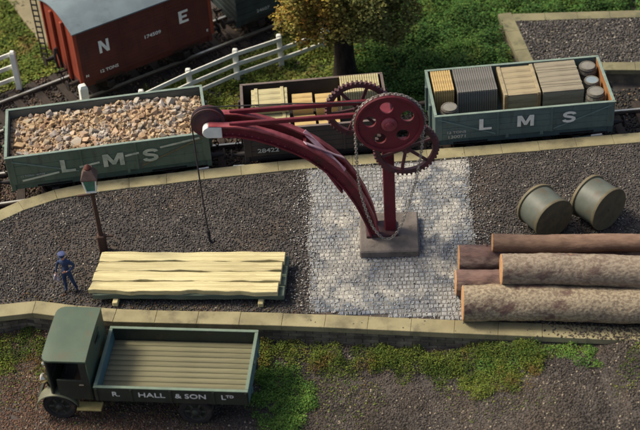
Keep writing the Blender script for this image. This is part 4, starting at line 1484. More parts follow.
# ------------------------------------------------------------------ logs
def log(label, p0, yaw, L, r, m, seed, knots=(), scars=()):
    t = thing('log', label, 'log', p0, yaw, 'felled logs piled on the platform')
    rr = random.Random(seed)
    n, seg = 70, 30
    ph = [rr.uniform(0, 6.3) for _ in range(8)]
    vs, fs = [], []
    for i in range(n + 1):
        x = L * i / n
        cy = .03 * math.sin(x * .8 + ph[0]) * min(1, x)
        cz = .02 * math.sin(x * 1.1 + ph[1]) * min(1, x)
        for k in range(seg):
            a = 2 * PI * k / seg
            q = r * (1 + .022 * math.sin(2 * a + ph[2] + x) + .018 * math.sin(3 * a + 2 * x + ph[3]) + .015 * math.sin(5 * x + ph[4] + a) + rr.uniform(-.020, .020))
            sk = max(0, 1 - x / 1.1) * r      # the near end is sawn a little askew
            vs.append((x - .055 * sk * math.cos(a) + .03 * sk * math.sin(a), cy + q * math.cos(a), cz + q * math.sin(a)))
    for i in range(n):
        for k in range(seg):
            a, b = i * seg + k, i * seg + (k + 1) % seg
            fs.append((a, b, b + seg, a + seg))
    MB().add(vs, fs).obj('bark', m, t, True)
    for x, i0 in ((0, 0), (L, n * seg)):
        ring = [Vector(v) for v in vs[i0:i0 + seg]]
        c = sum(ring, Vector()) / seg
        e = MB()
        sg = -1 if x == 0 else 1
        vv = [c + (v - c) * 1.0 + Vector((sg * .002, 0, 0)) for v in ring] + [c + (v - c) * .93 + Vector((sg * .02, 0, 0)) for v in ring] + [c + Vector((sg * .026, 0, 0))]
        f2 = []
        for k in range(seg):
            j = (k + 1) % seg
            f2.append((k, j, seg + j, seg + k))
            f2.append((seg + k, seg + j, 2 * seg))
        if sg < 0:
            pass
        e.add(vv, f2 if sg > 0 else [f[::-1] for f in f2])
        e.obj('cut_face', M['cut_wood'], t)
    for (x, a, s) in knots:
        pos = Vector((x, math.cos(a) * r * .98, math.sin(a) * r * .98))
        nrm = Vector((0, math.cos(a), math.sin(a)))
        MB().lathe([(s, -.03), (s * .8, .035), (s * .4, .06), (.001, .065)], 10, Matrix.Translation(pos) @ nrm.to_track_quat('Z', 'X').to_matrix().to_4x4()).obj('knot', m, t, True)
    for (x, a, w) in scars:     # bare wood where bark has come away
        sc = MB()
        vs2, fs2 = [], []
        for i in range(7):
            u = i / 6
            hw = .16 * math.sin(PI * (u * .9 + .05))
            for k in (-1, 0, 1):
                aa_ = a + k * hw
                vs2.append((x + w * u, math.cos(aa_) * (r * 1.035), math.sin(aa_) * (r * 1.035)))
        for i in range(6):
            for k in range(2):
                q = i * 3 + k
                fs2.append((q, q + 1, q + 4, q + 3))
        sc.add(vs2, fs2).obj('bark_scar', M['spot'], t)
    return t


LY = R(-6.9)
log('thick lichen mottled log lying along the platform edge', (3.42, -5.48, TOP + .455), LY, 6.2, .455, M['bark_lichen'], 1, knots=((2.6, -1.3, .06),))
log('short reddish brown log wedged between thicker logs on the setts', (3.35, -4.60, TOP + .34), LY, 5.9, .335, M['bark_red'], 2, )
log('dark brown log at the back of the pile nearest the crane', (3.53, -3.70, TOP + .36), LY, 5.9, .355, M['bark_red'], 3, knots=((.7, 1.2, .05),))
log('grey mottled log on top of the pile between two others', (4.43, -5.08, TOP + 1.13), LY, 5.0, .40, M['bark_grey'], 4, scars=((1.25, 1.2, .50),))
log('thin smooth brown log lying on the rearmost log', (4.38, -3.84, TOP + .945), LY, 5.0, .232, M['bark_brown'], 5)


# ------------------------------------------------------------------ drums
def drum(label, fx, fy, fz, yaw, r, L):
    # front face centre, axis pointing away from the viewer along yaw
    t = thing('drum', label, 'drum', (fx, fy, TOP), 0, 'steel drums lying on the grit')
    ax = Vector((math.cos(yaw), math.sin(yaw), 0))
    q = ax.to_track_quat('Z', 'Y').to_matrix().to_4x4()
    m4 = Matrix.Translation((0, 0, r)) @ q
    MB().lathe([(r - .03, .02), (r - .03, L - .02)], 40, m4).obj('shell', M['drum'], t, True)
    MB().lathe([(r - .05, -.01), (r + .0, -.02), (r + .012, .0), (r + .012, .06), (r - .028, .085)], 40, m4).obj('rim', M['drum_rim'], t, True)
    MB().lathe([(r - .028, L - .085), (r + .012, L - .06), (r + .012, L), (r, L + .02), (r - .05, L + .01)], 40, m4).obj('rim', M['drum_rim'], t, True)
    h = MB().lathe([(r - .045, .03), (r - .045, .012), (.001, .012)], 40, m4)
    h.f = [tuple(f) for f in h.f]
    ho = h.obj('head', M['drum_head'], t)
    b = MB().lathe([(.05, 0), (.05, .03), (.03, .035), (.001, .035)], 10, m4 @ Matrix.Translation((.0, .0, .012)) @ Matrix.Rotation(PI, 4, 'X'))
    b.obj('bung', M['drum_rim'], ho)


drum('steel drum on its side with darker end, nearer to the crane', 6.17, -2.72, 0, R(118), .60, .82)
drum('steel drum on its side with paler end, further from the crane', 7.67, -2.50, 0, R(126), .62, .80)


# ------------------------------------------------------------------ lorry
def lorry():
    t = thing('flatbed_lorry', 'vintage dark green dropside lorry lettered R Hall and Son with empty bed', 'lorry', (-3.753, -6.649, .0), -.141)
    X0, X1, W = -1.886, 1.886, 2.10
    zb, zt = .93, 1.34
    # chassis and bed
    for s in (-1, 1):
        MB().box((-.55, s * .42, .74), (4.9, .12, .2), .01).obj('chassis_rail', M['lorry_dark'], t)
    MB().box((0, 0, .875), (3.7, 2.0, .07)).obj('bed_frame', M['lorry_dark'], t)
    n = 11
    pw = (W - .16) / n
    me = MB().box((0, 0, 0), (X1 - X0 - .14, pw - .012, .05), .006).mesh('plank', M['lorry_floor'])
    for k in range(n):
        link(me, 'plank', t, (0, -W / 2 + .08 + (k + .5) * pw, zb + .01))
    for s in (-1, 1):
        so = MB().box((0, s * (W / 2 - .035), (zb + zt) / 2 - .02), (X1 - X0, .07, zt - zb + .04), .008).obj('dropside', M['lorry_dark'], t)  # dark colour stands in for shade on the inner bed walls
        MB().box((0, s * (W / 2 - .035), zt + .012), (X1 - X0 + .01, .085, .024), .006).obj('top_rail', M['lorry_rim'], so)
        for xx in (-.98, -.01, 1.04, 1.83, -1.83):
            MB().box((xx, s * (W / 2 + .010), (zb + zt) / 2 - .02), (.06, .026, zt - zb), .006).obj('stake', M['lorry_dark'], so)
        if s < 0:
            yf = -W / 2 - .008
            for tx, sz, xx, zz, ssx in (('R.', .215, -1.36, 0, 1.15), ('HALL', .215, -.48, 0, 1.32), ('& SON', .215, .48, 0, 1.22), ('L', .215, 1.28, 0, 1.15), ('TD', .125, 1.44, .036, 1.15)):
                put_text(tx, sz, M['letter_white'], so, xx, yf, zb + .21 + zz, .0015, ssx)
    for e in (-1, 1):
        xx = X0 + .035 if e < 0 else X1 - .035
        eo = MB().box((xx, 0, (zb + zt) / 2 - .02), (.07, W - .15, zt - zb + .04), .008).obj('headboard' if e < 0 else 'tailboard', M['lorry_blue_lit'], t)  # blue here is side light painted on the boards
        MB().box((xx, 0, zt + .012), (.085, W - .165, .024), .006).obj('top_rail', M['lorry_rim'], eo)
        if e > 0:
            for yy in (-.6, .6):
                MB().box((X1 + .015, yy, zb + .02), (.04, .08, .16), .006).obj('hinge', M['lorry_blue_lit'], eo)
            MB().box((X1 + .02, 0, zt - .06), (.05, .12, .07), .01).obj('latch', M['lorry_rim'], eo)
    # cab
    c0, c1, hw = -3.10, -1.99, .945
    zr = 2.06
    # roof with rounded front corners, slight camber
    nx, ny = 8, 12

    def inset(x):       # narrowing towards rounded front
        d = x - c0
        rr = .20
        return 0 if d > rr else rr - math.sqrt(max(0, rr * rr - (rr - d) ** 2))
    xs = [c0 + .0 + (c1 - c0) * ((i / nx) ** 1.8) for i in range(nx + 1)]
    vs = []
    for lay in (0, 1):
        for x_ in xs:
            w_ = hw - inset(x_)
            for j in range(ny + 1):
                yy = -w_ + 2 * w_ * j / ny
                zz = zr + (.05 if lay == 0 else 0) + .05 * (1 - (yy / hw) ** 2) - .03 * max(0, 1 - (x_ - c0) / .35) ** 2
                vs.append((x_, yy, zz))
    fs = []
    m_ = ny + 1
    o_ = m_ * (nx + 1)
    for i in range(nx):
        for j in range(ny):
            a = i * m_ + j
            fs.append((a, a + m_, a + m_ + 1, a + 1))
            fs.append((o_ + a, o_ + a + 1, o_ + a + m_ + 1, o_ + a + m_))
    for i in range(nx):
        a = i * m_
        fs.append((a, o_ + a, o_ + a + m_, a + m_))
        a = i * m_ + ny
        fs.append((a, a + m_, o_ + a + m_, o_ + a))
    for j in range(ny):
        fs.append((j, j + 1, o_ + j + 1, o_ + j))
        a = nx * m_ + j
        fs.append((a, o_ + a, o_ + a + 1, a + 1))
    MB().add(vs, fs).obj('cab_roof', M['lorry_green'], t, True)
    # back wall with window opening
    zc0 = .80
    yw0, yw1, zw0, zw1 = -.02, .42, 1.62, 1.90
    ol = [(-hw + .02, zc0), (hw - .02, zc0), (hw - .02, zr + .012), (0, zr + .045), (-hw + .02, zr + .012)]
    h1 = [(yw0, zw0), (yw1, zw0), (yw1, zw1), (yw0, zw1)]
    me = plate('cab_back', [ol, h1], .05, 0, M['lorry_green'])
    me.transform(Matrix.Translation((c1 - .03, 0, 0)) @ Matrix(((0, 0, 1, 0), (1, 0, 0, 0), (0, 1, 0, 0), (0, 0, 0, 1))))
    bk = link(me, 'cab_back', t)
    for s in (1,):
        yy = (yw0 + yw1) / 2
        f = MB()
        f.box((c1 + .003, yy, zw0 - .02), (.02, .50, .04)); f.box((c1 + .003, yy, zw1 + .02), (.02, .50, .04))
        f.obj('window_frame', M['lorry_green'], bk)
    # doors, pillars
    for s in (-1, 1):
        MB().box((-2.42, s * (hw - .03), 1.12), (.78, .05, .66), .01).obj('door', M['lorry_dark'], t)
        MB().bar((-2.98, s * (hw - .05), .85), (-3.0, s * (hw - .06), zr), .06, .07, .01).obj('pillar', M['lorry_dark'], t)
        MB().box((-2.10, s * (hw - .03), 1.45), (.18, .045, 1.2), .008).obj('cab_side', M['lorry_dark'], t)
        if s < 0:
            MB().box((-2.2, s * (hw + .006), 1.32), (.12, .03, .03), .006).obj('door_handle', M['brass'], t)
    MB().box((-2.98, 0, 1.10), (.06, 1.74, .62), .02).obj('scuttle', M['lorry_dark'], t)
    ws = MB()
    for zz in (1.42, zr - .02):
        ws.box((-2.99, 0, zz), (.05, 1.72, .05), .008)
    ws.box((-2.99, 0, 1.74), (.04, .04, .60), .006)
    ws.obj('windscreen_frame', M['lorry_dark'], t)
    MB().box((-2.99, 0, 1.73), (.012, 1.66, .57)).obj('windscreen', M['tyre'], t)
    MB().box((-2.3, 0, 1.06), (.46, 1.6, .14), .04).obj('seat', M['seat_leather'], t)
    MB().box((-2.10, 0, 1.35), (.12, 1.6, .50), .04).obj('seat_back', M['seat_leather'], t)
    MB().box((-2.5, 0, .82), (1.0, 1.78, .06), .01).obj('cab_floor', M['lorry_dark'], t)
    ring = [Vector((-2.66 + .06 * math.cos(a), -.40 + .19 * math.sin(a), 1.38 + .17 * math.cos(a))) for a in np.linspace(0, 2 * PI, 17)]
    w_ = MB().tube(ring, .018, 6, False)
    w_.cyl((-2.66, -.40, 1.38), (-2.9, -.40, 1.0), .02, 8)
    w_.obj('steering_wheel', M['tyre'], t, True)
    # short bonnet and radiator below the roof line
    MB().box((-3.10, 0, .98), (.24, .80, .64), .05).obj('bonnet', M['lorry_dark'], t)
    rad = MB().box((-3.26, 0, .98), (.09, .74, .66), .04).obj('radiator', M['brass'], t)
    MB().box((-3.308, 0, .96), (.012, .58, .48)).obj('grille', M['tyre'], rad)
    MB().lathe([(.05, 0), (.05, .05), (.02, .08), (.001, .085)], 12, Matrix.Translation((-3.26, 0, 1.31))).obj('filler_cap', M['brass'], rad, True)
    for s in (-1, 1):
        hl = MB().lathe([(.03, .17), (.09, .13), (.125, .04), (.135, 0), (.135, -.02), (.12, -.02)], 20, Matrix.Translation((-3.30, s * .55, 1.10)) @ Matrix.Rotation(R(90), 4, 'Y')).obj('headlight', M['brass'], t, True)
        MB().lathe([(.12, 0), (.09, .025), (.001, .04)], 20, Matrix.Translation((-3.32, s * .55, 1.10)) @ Matrix.Rotation(R(-90), 4, 'Y')).obj('lens', M['lens_glass'], hl, True)
        MB().cyl((-3.24, s * .55, 1.0), (-3.16, s * .55, .72), .022, 8).obj('lamp_bracket', M['lorry_dark'], t)
        sl_ = MB().lathe([(.02, .10), (.055, .07), (.065, 0), (.055, -.015), (.001, -.02)], 14, Matrix.Translation((-3.27, s * .42, 1.46)) @ Matrix.Rotation(R(90), 4, 'Y')).obj('side_lamp', M['brass'], t, True)
    MB().box((-3.42, 0, .62), (.07, 1.5, .10), .015).obj('bumper', M['lorry_dark'], t)
    # wheels and mudguards
    wr = .42

    def wheel(x_, y_, s, twin=False):
        wt = .17 * (1.6 if twin else 1)
        q = Matrix.Rotation(R(-90) * s, 4, 'X')
        w = MB().lathe([(wr - .12, -wt / 2), (wr - .03, -wt / 2), (wr, -wt / 2 + .03), (wr, wt / 2 - .03), (wr - .03, wt / 2), (wr - .12, wt / 2), (wr - .13, wt / 2 - .03), (.16, wt / 2 - .07), (.14, wt / 2 - .01), (.001, wt / 2)], 32, q).mesh('wheel', M['tyre'], True)
        wo = link(w, 'wheel', t, (x_, y_, wr))
        MB().lathe([(.30, 0), (.30, .012), (.285, .015), (.26, .0)], 28, q @ Matrix.Translation((0, 0, wt / 2 - .045))).obj('rim', M['hub'], wo, True)
        for k in range(6):
            a = 2 * PI * k / 6
            b = MB().bar((.08 * math.cos(a), .08 * math.sin(a), wt / 2 - .045), (.27 * math.cos(a), .27 * math.sin(a), wt / 2 - .04), .06, .03, .008)
            b.v = [tuple(q @ Vector(p)) for p in b.v]
            b.obj('spoke', M['hub'], wo)
        MB().lathe([(.10, 0), (.09, .06), (.05, .09), (.001, .095)], 16, q @ Matrix.Translation((0, 0, wt / 2 - .05))).obj('hub', M['hub'], wo, True)
    for s in (-1, 1):
        wheel(-2.92, s * .80, s)
        wheel(.50, s * .78, s, True)
        MB().cyl((-2.92, 0, wr), (-2.92, s * .7, wr), .05, 8).obj('axle', M['lorry_dark'], t)
        MB().cyl((.5, 0, wr), (.5, s * .66, wr), .06, 8).obj('axle', M['lorry_dark'], t)
        # sweeping front mudguard
        vs, fs = [], []
        N_ = 16
        for i in range(N_ + 1):
            a = R(188) - R(165) * i / N_
            rr = wr + .09
            px, pz = -2.92 + rr * math.cos(a) * 1.08, wr + rr * math.sin(a)
            if i == 0:
                px -= .06
            for (w0, dz) in ((.64, 0), (.80, .035), (.97, 0), (.975, -.03), (.80, .010), (.64, -.02)):
                vs.append((px, s * w0, pz + dz))
        for i in range(N_):
            for k in range(6):
                a, b = i * 6 + k, i * 6 + (k + 1) % 6
                fs.append((a, b, b + 6, a + 6) if s > 0 else (a + 6, b + 6, b, a))
        fs += [tuple(range(6)), tuple(range(N_ * 6, N_ * 6 + 6))]
        MB().add(vs, fs).obj('mudguard', M['mudguard'], t, True)
        MB().box((-2.14, s * .86, .46), (.62, .28, .05), .01).obj('step', M['step_board'], t)
        MB().bar((-2.42, s * .92, .5), (-2.36, s * .92, .85), .05, .03).obj('step_bracket', M['lorry_dark'], t)
        MB().box((.5, s * .90, .89), (.9, .12, .03), .006).obj('wing', M['lorry_dark'], t)
        MB().bar((.10, s * .45, .62), (.90, s * .45, .62), .08, .10, .01).obj('leaf_spring', M['lorry_dark'], t)
        MB().bar((-3.3, s * .45, .62), (-2.5, s * .45, .62), .08, .10, .01).obj('leaf_spring', M['lorry_dark'], t)


lorry()


# ------------------------------------------------------------------ person
def person():
    S = .715
    t = thing('person', 'person in navy overalls and flat cap with one hand on the belly', 'person', (-6.72, -3.42, TOP), R(-14))
    J, E, RAD = [], [], []

    def j(p, r):
        J.append(p)
        RAD.append(r)
        return len(J) - 1

    def chain(start, items):
        a = start
        out = []
        for p, r in items:
            b = j(p, r)
            E.append((a, b))
            out.append(b)
            a = b
        return out
    # faces -y; x to his left hand side = +x
    pel = j((0, 0, .93), .15)
    sp = chain(pel, [((.01, .01, 1.10), .145), ((.015, 0, 1.27), .165), ((.01, 0, 1.40), .14), ((0, -.01, 1.49), .065), ((-.01, -.03, 1.56), .062)])
    hd = chain(sp[-1], [((-.015, -.035, 1.63), .085), ((-.02, -.03, 1.70), .092), ((-.02, -.02, 1.755), .07)])
    chain(hd[0], [((-.017, -.125, 1.645), .016)])   # nose
    for s in (-1, 1):
        chain(hd[0], [((s * .088 - .017, -.02, 1.645), .018)])   # ears
        x = .10 if s < 0 else .11
        lx = s * x
        foot = (-.10, -.05) if s < 0 else (.27, .04)
        chain(pel, [((lx, 0, .86), .105), (((lx + foot[0]) / 2 + s * .01, -.03, .50), .074), ((foot[0] + s * .0, foot[1], .12), .055), ((foot[0] + s * .01, foot[1] - .06, .045), .048), ((foot[0] + s * .03, foot[1] - .17, .035), .042)])
        sh = chain(sp[2], [((s * .17, 0, 1.42), .078)])
        if s < 0:     # his right arm: elbow out, hand low at the hip holding a rag
            arm = chain(sh[-1], [((-.30, .03, 1.20), .054), ((-.33, -.06, 1.02), .042), ((-.33, -.12, .93), .028)])
            hw_, d1, d2 = Vector((-.33, -.12, .93)), Vector((0, -.35, -.93)).normalized(), Vector((0, 1, -.3)).normalized()
        else:         # left hand on the belly
            arm = chain(sh[-1], [((.36, .05, 1.20), .054), ((.23, -.13, 1.10), .042), ((.13, -.20, 1.08), .028)])
            hw_, d1, d2 = Vector((.13, -.20, 1.08)), Vector((-.95, -.12, -.2)).normalized(), Vector((0, -.2, 1)).normalized()
        d3 = d1.cross(d2)
        palm = chain(arm[-1], [(tuple(hw_ + d1 * .055), .030)])
        for k, (off, ln) in enumerate(((.030, .075), (.010, .085), (-.010, .080), (-.029, .062))):
            base = hw_ + d1 * .085 + d2 * off
            chain(palm[0], [(tuple(base), .0095), (tuple(base + d1 * ln * .55 - d3 * .012 * s), .0088), (tuple(base + d1 * ln - d3 * .035 * s), .0075)])
        tb = hw_ + d1 * .035 + d2 * .036
        chain(palm[0], [(tuple(tb), .011), (tuple(tb + d1 * .04 + d2 * .03), .0095), (tuple(tb + d1 * .07 + d2 * .032), .008)])
    me = bpy.data.meshes.new('body')
    me.from_pydata([(p[0] * S, p[1] * S, p[2] * S) for p in J], E, [])
    o = bpy.data.objects.new('body', me)
    COL.objects.link(o)
    bm = bmesh.new()
    bm.from_mesh(me)
    sk = bm.verts.layers.skin.verify()
    for i, v in enumerate(bm.verts):
        v[sk].radius = (RAD[i] * S, RAD[i] * S * (.72 if i in (0, 1, 2, 3) else 1))
        v[sk].use_root = (i == 0)
    bm.to_mesh(me)
    bm.free()
    o.modifiers.new('skin', 'SKIN')
    sd = o.modifiers.new('sub', 'SUBSURF')
    sd.levels = sd.render_levels = 2
    dg = bpy.context.evaluated_depsgraph_get()
    m2 = bpy.data.meshes.new_from_object(o.evaluated_get(dg))
    bpy.data.objects.remove(o)
    m2.name = 'body'
    m2.materials.clear()
    for m in (M['navy'], M['skin'], M['boot']):
        m2.materials.append(m)
    h1, h2 = Vector((-.33, -.12, .93)) * S, Vector((.13, -.20, 1.08)) * S
    for p in m2.polygons:
        c = p.center
        mi = 0
        if c.z > 1.50 * S:
            mi = 1
        elif c.z < .085 * S:
            mi = 2
        elif ((c - h1).length < .17 * S and c.z < h1.z + .01) or ((c - h2).length < .2 * S and c.x < h2.x + .01 and c.y < -.17 * S):
            mi = 1
        p.material_index = mi
        p.use_smooth = True
    body = link(m2, 'body', t)
    k = lambda q: Vector(q) * S
    for s in (-1, 1):
        MB().lathe([(.011 * S, 0), (.006 * S, .006 * S), (.001, .008 * S)], 8, Matrix.Translation(k((-.017 + s * .033, -.118, 1.668))) @ Matrix.Rotation(R(90), 4, 'X')).obj('eye', M['boot'], t)
    MB().box(k((-.017, -.117, 1.598)), (.045 * S, .008, .010 * S)).obj('mouth', M['crane_edge'], t)
    hb = MB().lathe([(.098 * S, 1.655 * S), (.106 * S, 1.70 * S), (.10 * S, 1.74 * S), (.07 * S, 1.77 * S)], 18)
    hb.v = [(p[0] - .02 * S, p[1] * 1.02 - .012 * S, p[2]) for p in hb.v]
    hb.obj('hair', M['hair'], t, True)
    cap = MB()
    cap.lathe([(.110 * S, 1.712 * S), (.116 * S, 1.735 * S), (.150 * S, 1.775 * S), (.145 * S, 1.80 * S), (.10 * S, 1.825 * S), (.001, 1.832 * S)], 22)
    cap.v = [(p[0] - .02 * S, p[1] - .02 * S, p[2]) for p in cap.v]
    cap.obj('cap', M['navy_cap'], t, True)
    br = MB()
    vs = [(-.02 * S, -.05 * S, 1.722 * S)] + [(-.02 * S + .125 * S * math.cos(a), (-.045 - .145 * abs(math.sin(a))) * S, (1.722 - .030 * abs(math.sin(a))) * S) for a in np.linspace(PI, 2 * PI, 11)]
    fs = [(0, i, i + 1) for i in range(1, 11)]
    vs2 = [(x_, y_, z_ + .012 * S) for x_, y_, z_ in vs]
    br.add(vs + vs2, [f[::-1] for f in fs] + [tuple(i + 12 for i in f) for f in fs] + [(i, i + 1, i + 13, i + 12) for i in range(1, 11)])
    br.obj('cap_peak', M['navy'], t)
    cl = MB().lathe([(.075 * S, 1.47 * S), (.085 * S, 1.50 * S), (.068 * S, 1.525 * S)], 16)
    cl.obj('collar', M['navy_cap'], t, True)
    # rag in the lowered hand
    mw_ = Matrix.Translation(t.location) @ Matrix.Rotation(R(-14), 4, 'Z')
    pos = mw_ @ (Vector((-.345, -.15, .83)) * S)
    n = 7
    vs, fs = [], []
    for a in range(n):
        for b_ in range(n):
            u, v_ = a / (n - 1) - .5, b_ / (n - 1)
            vs.append((u * .13 * (1 + .5 * v_), .03 * math.sin(u * 9 + v_ * 3), -.20 * v_ + .012 * math.sin(v_ * 7 + u * 6)))
    for a in range(n - 1):
        for b_ in range(n - 1):
            q = a * n + b_
            fs.append((q, q + 1, q + n + 1, q + n))
    rg = MB().add(vs, fs).mesh('rag', M['rag'], True)
    ro = link(rg, 'rag', None, pos, (0, 0, R(-20)))
    md = ro.modifiers.new('thickness', 'SOLIDIFY')
    md.thickness = .02
    tag(ro, 'pale rag hanging from the lowered hand of the person', 'rag')


person()


# ------------------------------------------------------------------ fences
def post_mesh(h):
    b = MB()
    b.box((0, 0, h / 2 - .06), (.17, .17, h + .12 - .06), .01)
    b.lathe([(.11, h - .06), (.12, h - .03), (.08, h + .03), (.001, h + .05)], 4, Matrix.Rotation(R(45), 4, 'Z'))
    return b.mesh('post', M['fence_white'])


def fence(label, pts, h, rails=(0.28, .60, .92), gaps=(), ext=(0, 0)):
    t = thing('white_fence', label, 'fence', (pts[0][0], pts[0][1], 0))
    o = Vector((*pts[0], 0))
    me = post_mesh(h)
    P = [Vector((*p, float(ground_z(*p)))) - o for p in pts]
    for p, q in zip(P, pts):
        if q[0] < -13 or q[0] > 13:
            continue
        link(me, 'post', t, p, (random.uniform(-.03, .03), random.uniform(-.03, .03), random.uniform(-.1, .1)))
    for i in range(len(P) - 1):
        for k, z in enumerate(rails):
            if (i, k) in gaps:
                continue
            a, b = P[i] + Vector((0, 0, z * h)), P[i + 1] + Vector((0, 0, z * h + random.uniform(-.02, .02)))
            d = (b - a).normalized()
            n = Vector((d.y, -d.x, 0)).normalized() * .108
            MB().bar(a + n - d * .05, b + n + d * .05 * 0, .05, .14, .008).obj('rail', M['fence_white'], t)
    return t


fence('white post and rail fence climbing from the green wagon to the tree', [(-6.6, 4.15), (-5.2, 4.95), (-3.73, 5.86), (-2.31, 6.78), (-.88, 7.62), (.53, 8.42), (1.95, 9.2)], 1.18, gaps=((4, 2), (5, 2), (5, 0)))
fence('white fence on the far side of the running track near the red van', [(-9.36, 7.35), (-10.75, 6.55), (-12.1, 5.8)], 1.42)
o = link(post_mesh(1.12), 'fence_post', None, (-6.96, 5.05, 0), (0, .03, .4), (1.45, 1.45, 1.36))
tag(o, 'lone stubby white post standing between the red van and green wagon', 'post')


# ------------------------------------------------------------------ coal pen (upper right)
pen = thing('loading_bank', 'low bank of dark grit edged in sandy stone behind the teal wagon', 'loading bank', (0, 0, 0))
PB = [(6.28, 8.78), (6.62, 5.52), (8.92, 5.22), (13, 4.7), (13, 8.25)]
MB().prism([(6.32, 8.74), (6.66, 5.56), (12.96, 4.75), (12.96, 8.2)], -.2, .57).obj('bank_body', M['wall_stone'], pen)
coping(pen, [(6.28, 8.78), (6.62, 5.52)], .44, 1, 1.08, .62, .16, M['dark_coping'])
coping(pen, [(7.08, 5.46), (13, 4.70)], .44, 1, 1.08, .62, .16, M['dark_coping'])
coping(pen, [(13, 8.22), (6.75, 8.73)], .42, 1, 1.08, .62, .16, M['dark_coping'])
x, y = scatter(15000, 6.6, 12.6, 4.9, 8.6)
k = (y < 8.73 - (x - 6.28) * .082 - .38) & (y > 5.52 - (x - 6.62) * .128 + .44) & (x > 6.28 + (8.78 - y) * .104 + .42)
x, y = x[k], y[k]
chunks('grit', np.stack([x, y, np.full(len(x), .575) + RNG.uniform(-.01, .03, len(x))], -1), RNG.uniform(.025, .055, len(x)), M['grit'], pen, .8, kind='stuff')

# path edging in the far left corner
pe = MB().prism([(-8.75, 9.5), (-8.15, 9.75), (-9.35, 13.6), (-10.75, 13.6)], -.1, .16, .02).obj('path', M['path'])
pe['kind'] = 'structure'


# ladder like lattice post near the van end
def ladder():
    t = thing('ladder', 'narrow dark ladder standing by the bright end of the van', 'ladder', (-8.62, 8.75, 0), 0, rot=(R(-4), R(-3), R(-20)))
    for s in (-1, 1):
        MB().box((s * .10, 0, 1.25), (.035, .035, 2.7), .005).obj('stile', M['iron_black'], t)
    me = MB().box((0, 0, 0), (.24, .04, .05), .006).mesh('rung', M['iron_black'])
    for k in range(13):
        link(me, 'rung', t, (0, 0, .15 + k * .2))


ladder()


# ------------------------------------------------------------------ vegetation
def mounds(n, x0, x1, y0, y1, keep, rr=(.18, .5), hh=(.10, .35), per=160, size=(.04, .085)):
    out, sz = [], []
    cnt = 0
    tries = 0
    while cnt < n and tries < n * 40:
        tries += 1
        x, y = random.uniform(x0, x1), random.uniform(y0, y1)
        if not keep(x, y):
            continue
        cnt += 1
        r, h = random.uniform(*rr), random.uniform(*hh)
        m = int(per * (r / .35) ** 2)
        d = RNG.normal(size=(m, 3))
        d /= np.linalg.norm(d, axis=1, keepdims=True)
        d[:, 2] = np.abs(d[:, 2])
        f = RNG.uniform(.72, 1.05, (m, 1)) * (1 + .15 * RNG.normal(size=(m, 1)))
        p = d * f * np.array([r, r, h])
        p[:, 0] += x
        p[:, 1] += y
        p[:, 2] += ground_z(p[:, 0], p[:, 1])
        out.append(p)
        sz.append(RNG.uniform(*size, m))
    return np.concatenate(out), np.concatenate(sz)


def turf(name, label, pos, sizes, m):
    o = leaves(name, pos, sizes, m)
    o['kind'] = 'stuff'
    o['label'] = label
    return o


def in_back(x, y):
    if not (y > line_y(TRACK, x) + 1.65 and y < line_y(TRACK2, x) - 1.55):
        return False
    if x > 6.1 and y < 9.0 and x > 6.25 + (8.78 - y) * .104 - .1:
        return False
    return True


# carpet of turf behind the siding
x, y = scatter(95000, -8, 12.5, 3.9, 17)
k = (y > line_y(TRACK, x) + 1.6) & (y < line_y(TRACK2, x) - 1.55) & ~((x > 6.28 + (8.78 - y) * .104) & (y < 8.80 - (x - 6.28) * .082))
x, y = x[k], y[k]
z = ground_z(x, y) + RNG.uniform(0, .10, len(x)) + .05 * np.maximum(0, vnoise(x * 2.5, y * 2.5, 8))
lft = x + .6 * vnoise(x, y, 17) < 1.9
P_ = np.stack([x, y, z], -1)
turf('grass', 'yellow green turf between the white fence and the brown wagon', P_[lft], RNG.uniform(.05, .10, int(lft.sum())), M['grass'])
turf('grass', 'deep green turf between the tree and the loading bank', P_[~lft], RNG.uniform(.05, .10, int((~lft).sum())), M['deep_grass'])
p1, s1 = mounds(150, -6, 2.2, 4.4, 9.5, in_back, rr=(.12, .4), hh=(.08, .34), per=330, size=(.028, .06))
turf('undergrowth', 'tufts of yellow green weeds around the tree foot and fence', p1, s1, M['grass'])
p1, s1 = mounds(300, 1.6, 12, 4.6, 15, in_back, rr=(.18, .52), hh=(.18, .62), per=330, size=(.03, .07))
turf('undergrowth', 'dense deep green bushes behind the teal wagon', p1, s1, M['deep_grass'])


# turf in the far left corner beyond the running track
def in_left(x, y):
    return y > line_y(TRACK2, x) + 1.7 and x < -7.3 and not (x > -10.5 and abs(y - (9.7 + (-8.25 - x) * 2.4)) < 1.0)


x, y = scatter(42000, -14, -7.6, 6.0, 15)
k = (y > line_y(TRACK2, x) + 1.55)
x, y = x[k], y[k]
turf('grass', 'olive turf in the corner beyond the running track', np.stack([x, y, ground_z(x, y) + RNG.uniform(0, .10, len(x))], -1), RNG.uniform(.05, .1, len(x)), M['grass'])
p1, s1 = mounds(90, -13, -7.9, 6.5, 14, in_left, hh=(.08, .25))
turf('undergrowth', 'tufts of olive weeds in the corner beyond the running track', p1, s1, M['weeds'])


# weeds along the foot of the front wall
def fw(a, b, xa, xb):
    def keep(x, y):
        d = line_y(FRONT, x) - y
        return a < d < b * (.65 + .5 * float(vnoise(x * 1.9, 0.3, 31))) and xa < x < xb
    return keep


p1, s1 = mounds(165, -2.2, 5.2, -8, -5, fw(.02, 1.5, -2.2, 5.2), rr=(.09, .27), hh=(.07, .26), per=620, size=(.016, .036))
turf('undergrowth', 'mossy yellow green weeds along the foot of the platform wall', p1, s1, M['weeds'])
p1, s1 = mounds(55, 3.6, 6.6, -8, -6, fw(.06, .75, 3.6, 6.6), rr=(.08, .2), hh=(.04, .14), per=620, size=(.016, .036))
turf('undergrowth', 'bright weeds on the ramp below the logs', p1, s1, M['fresh_weeds'])


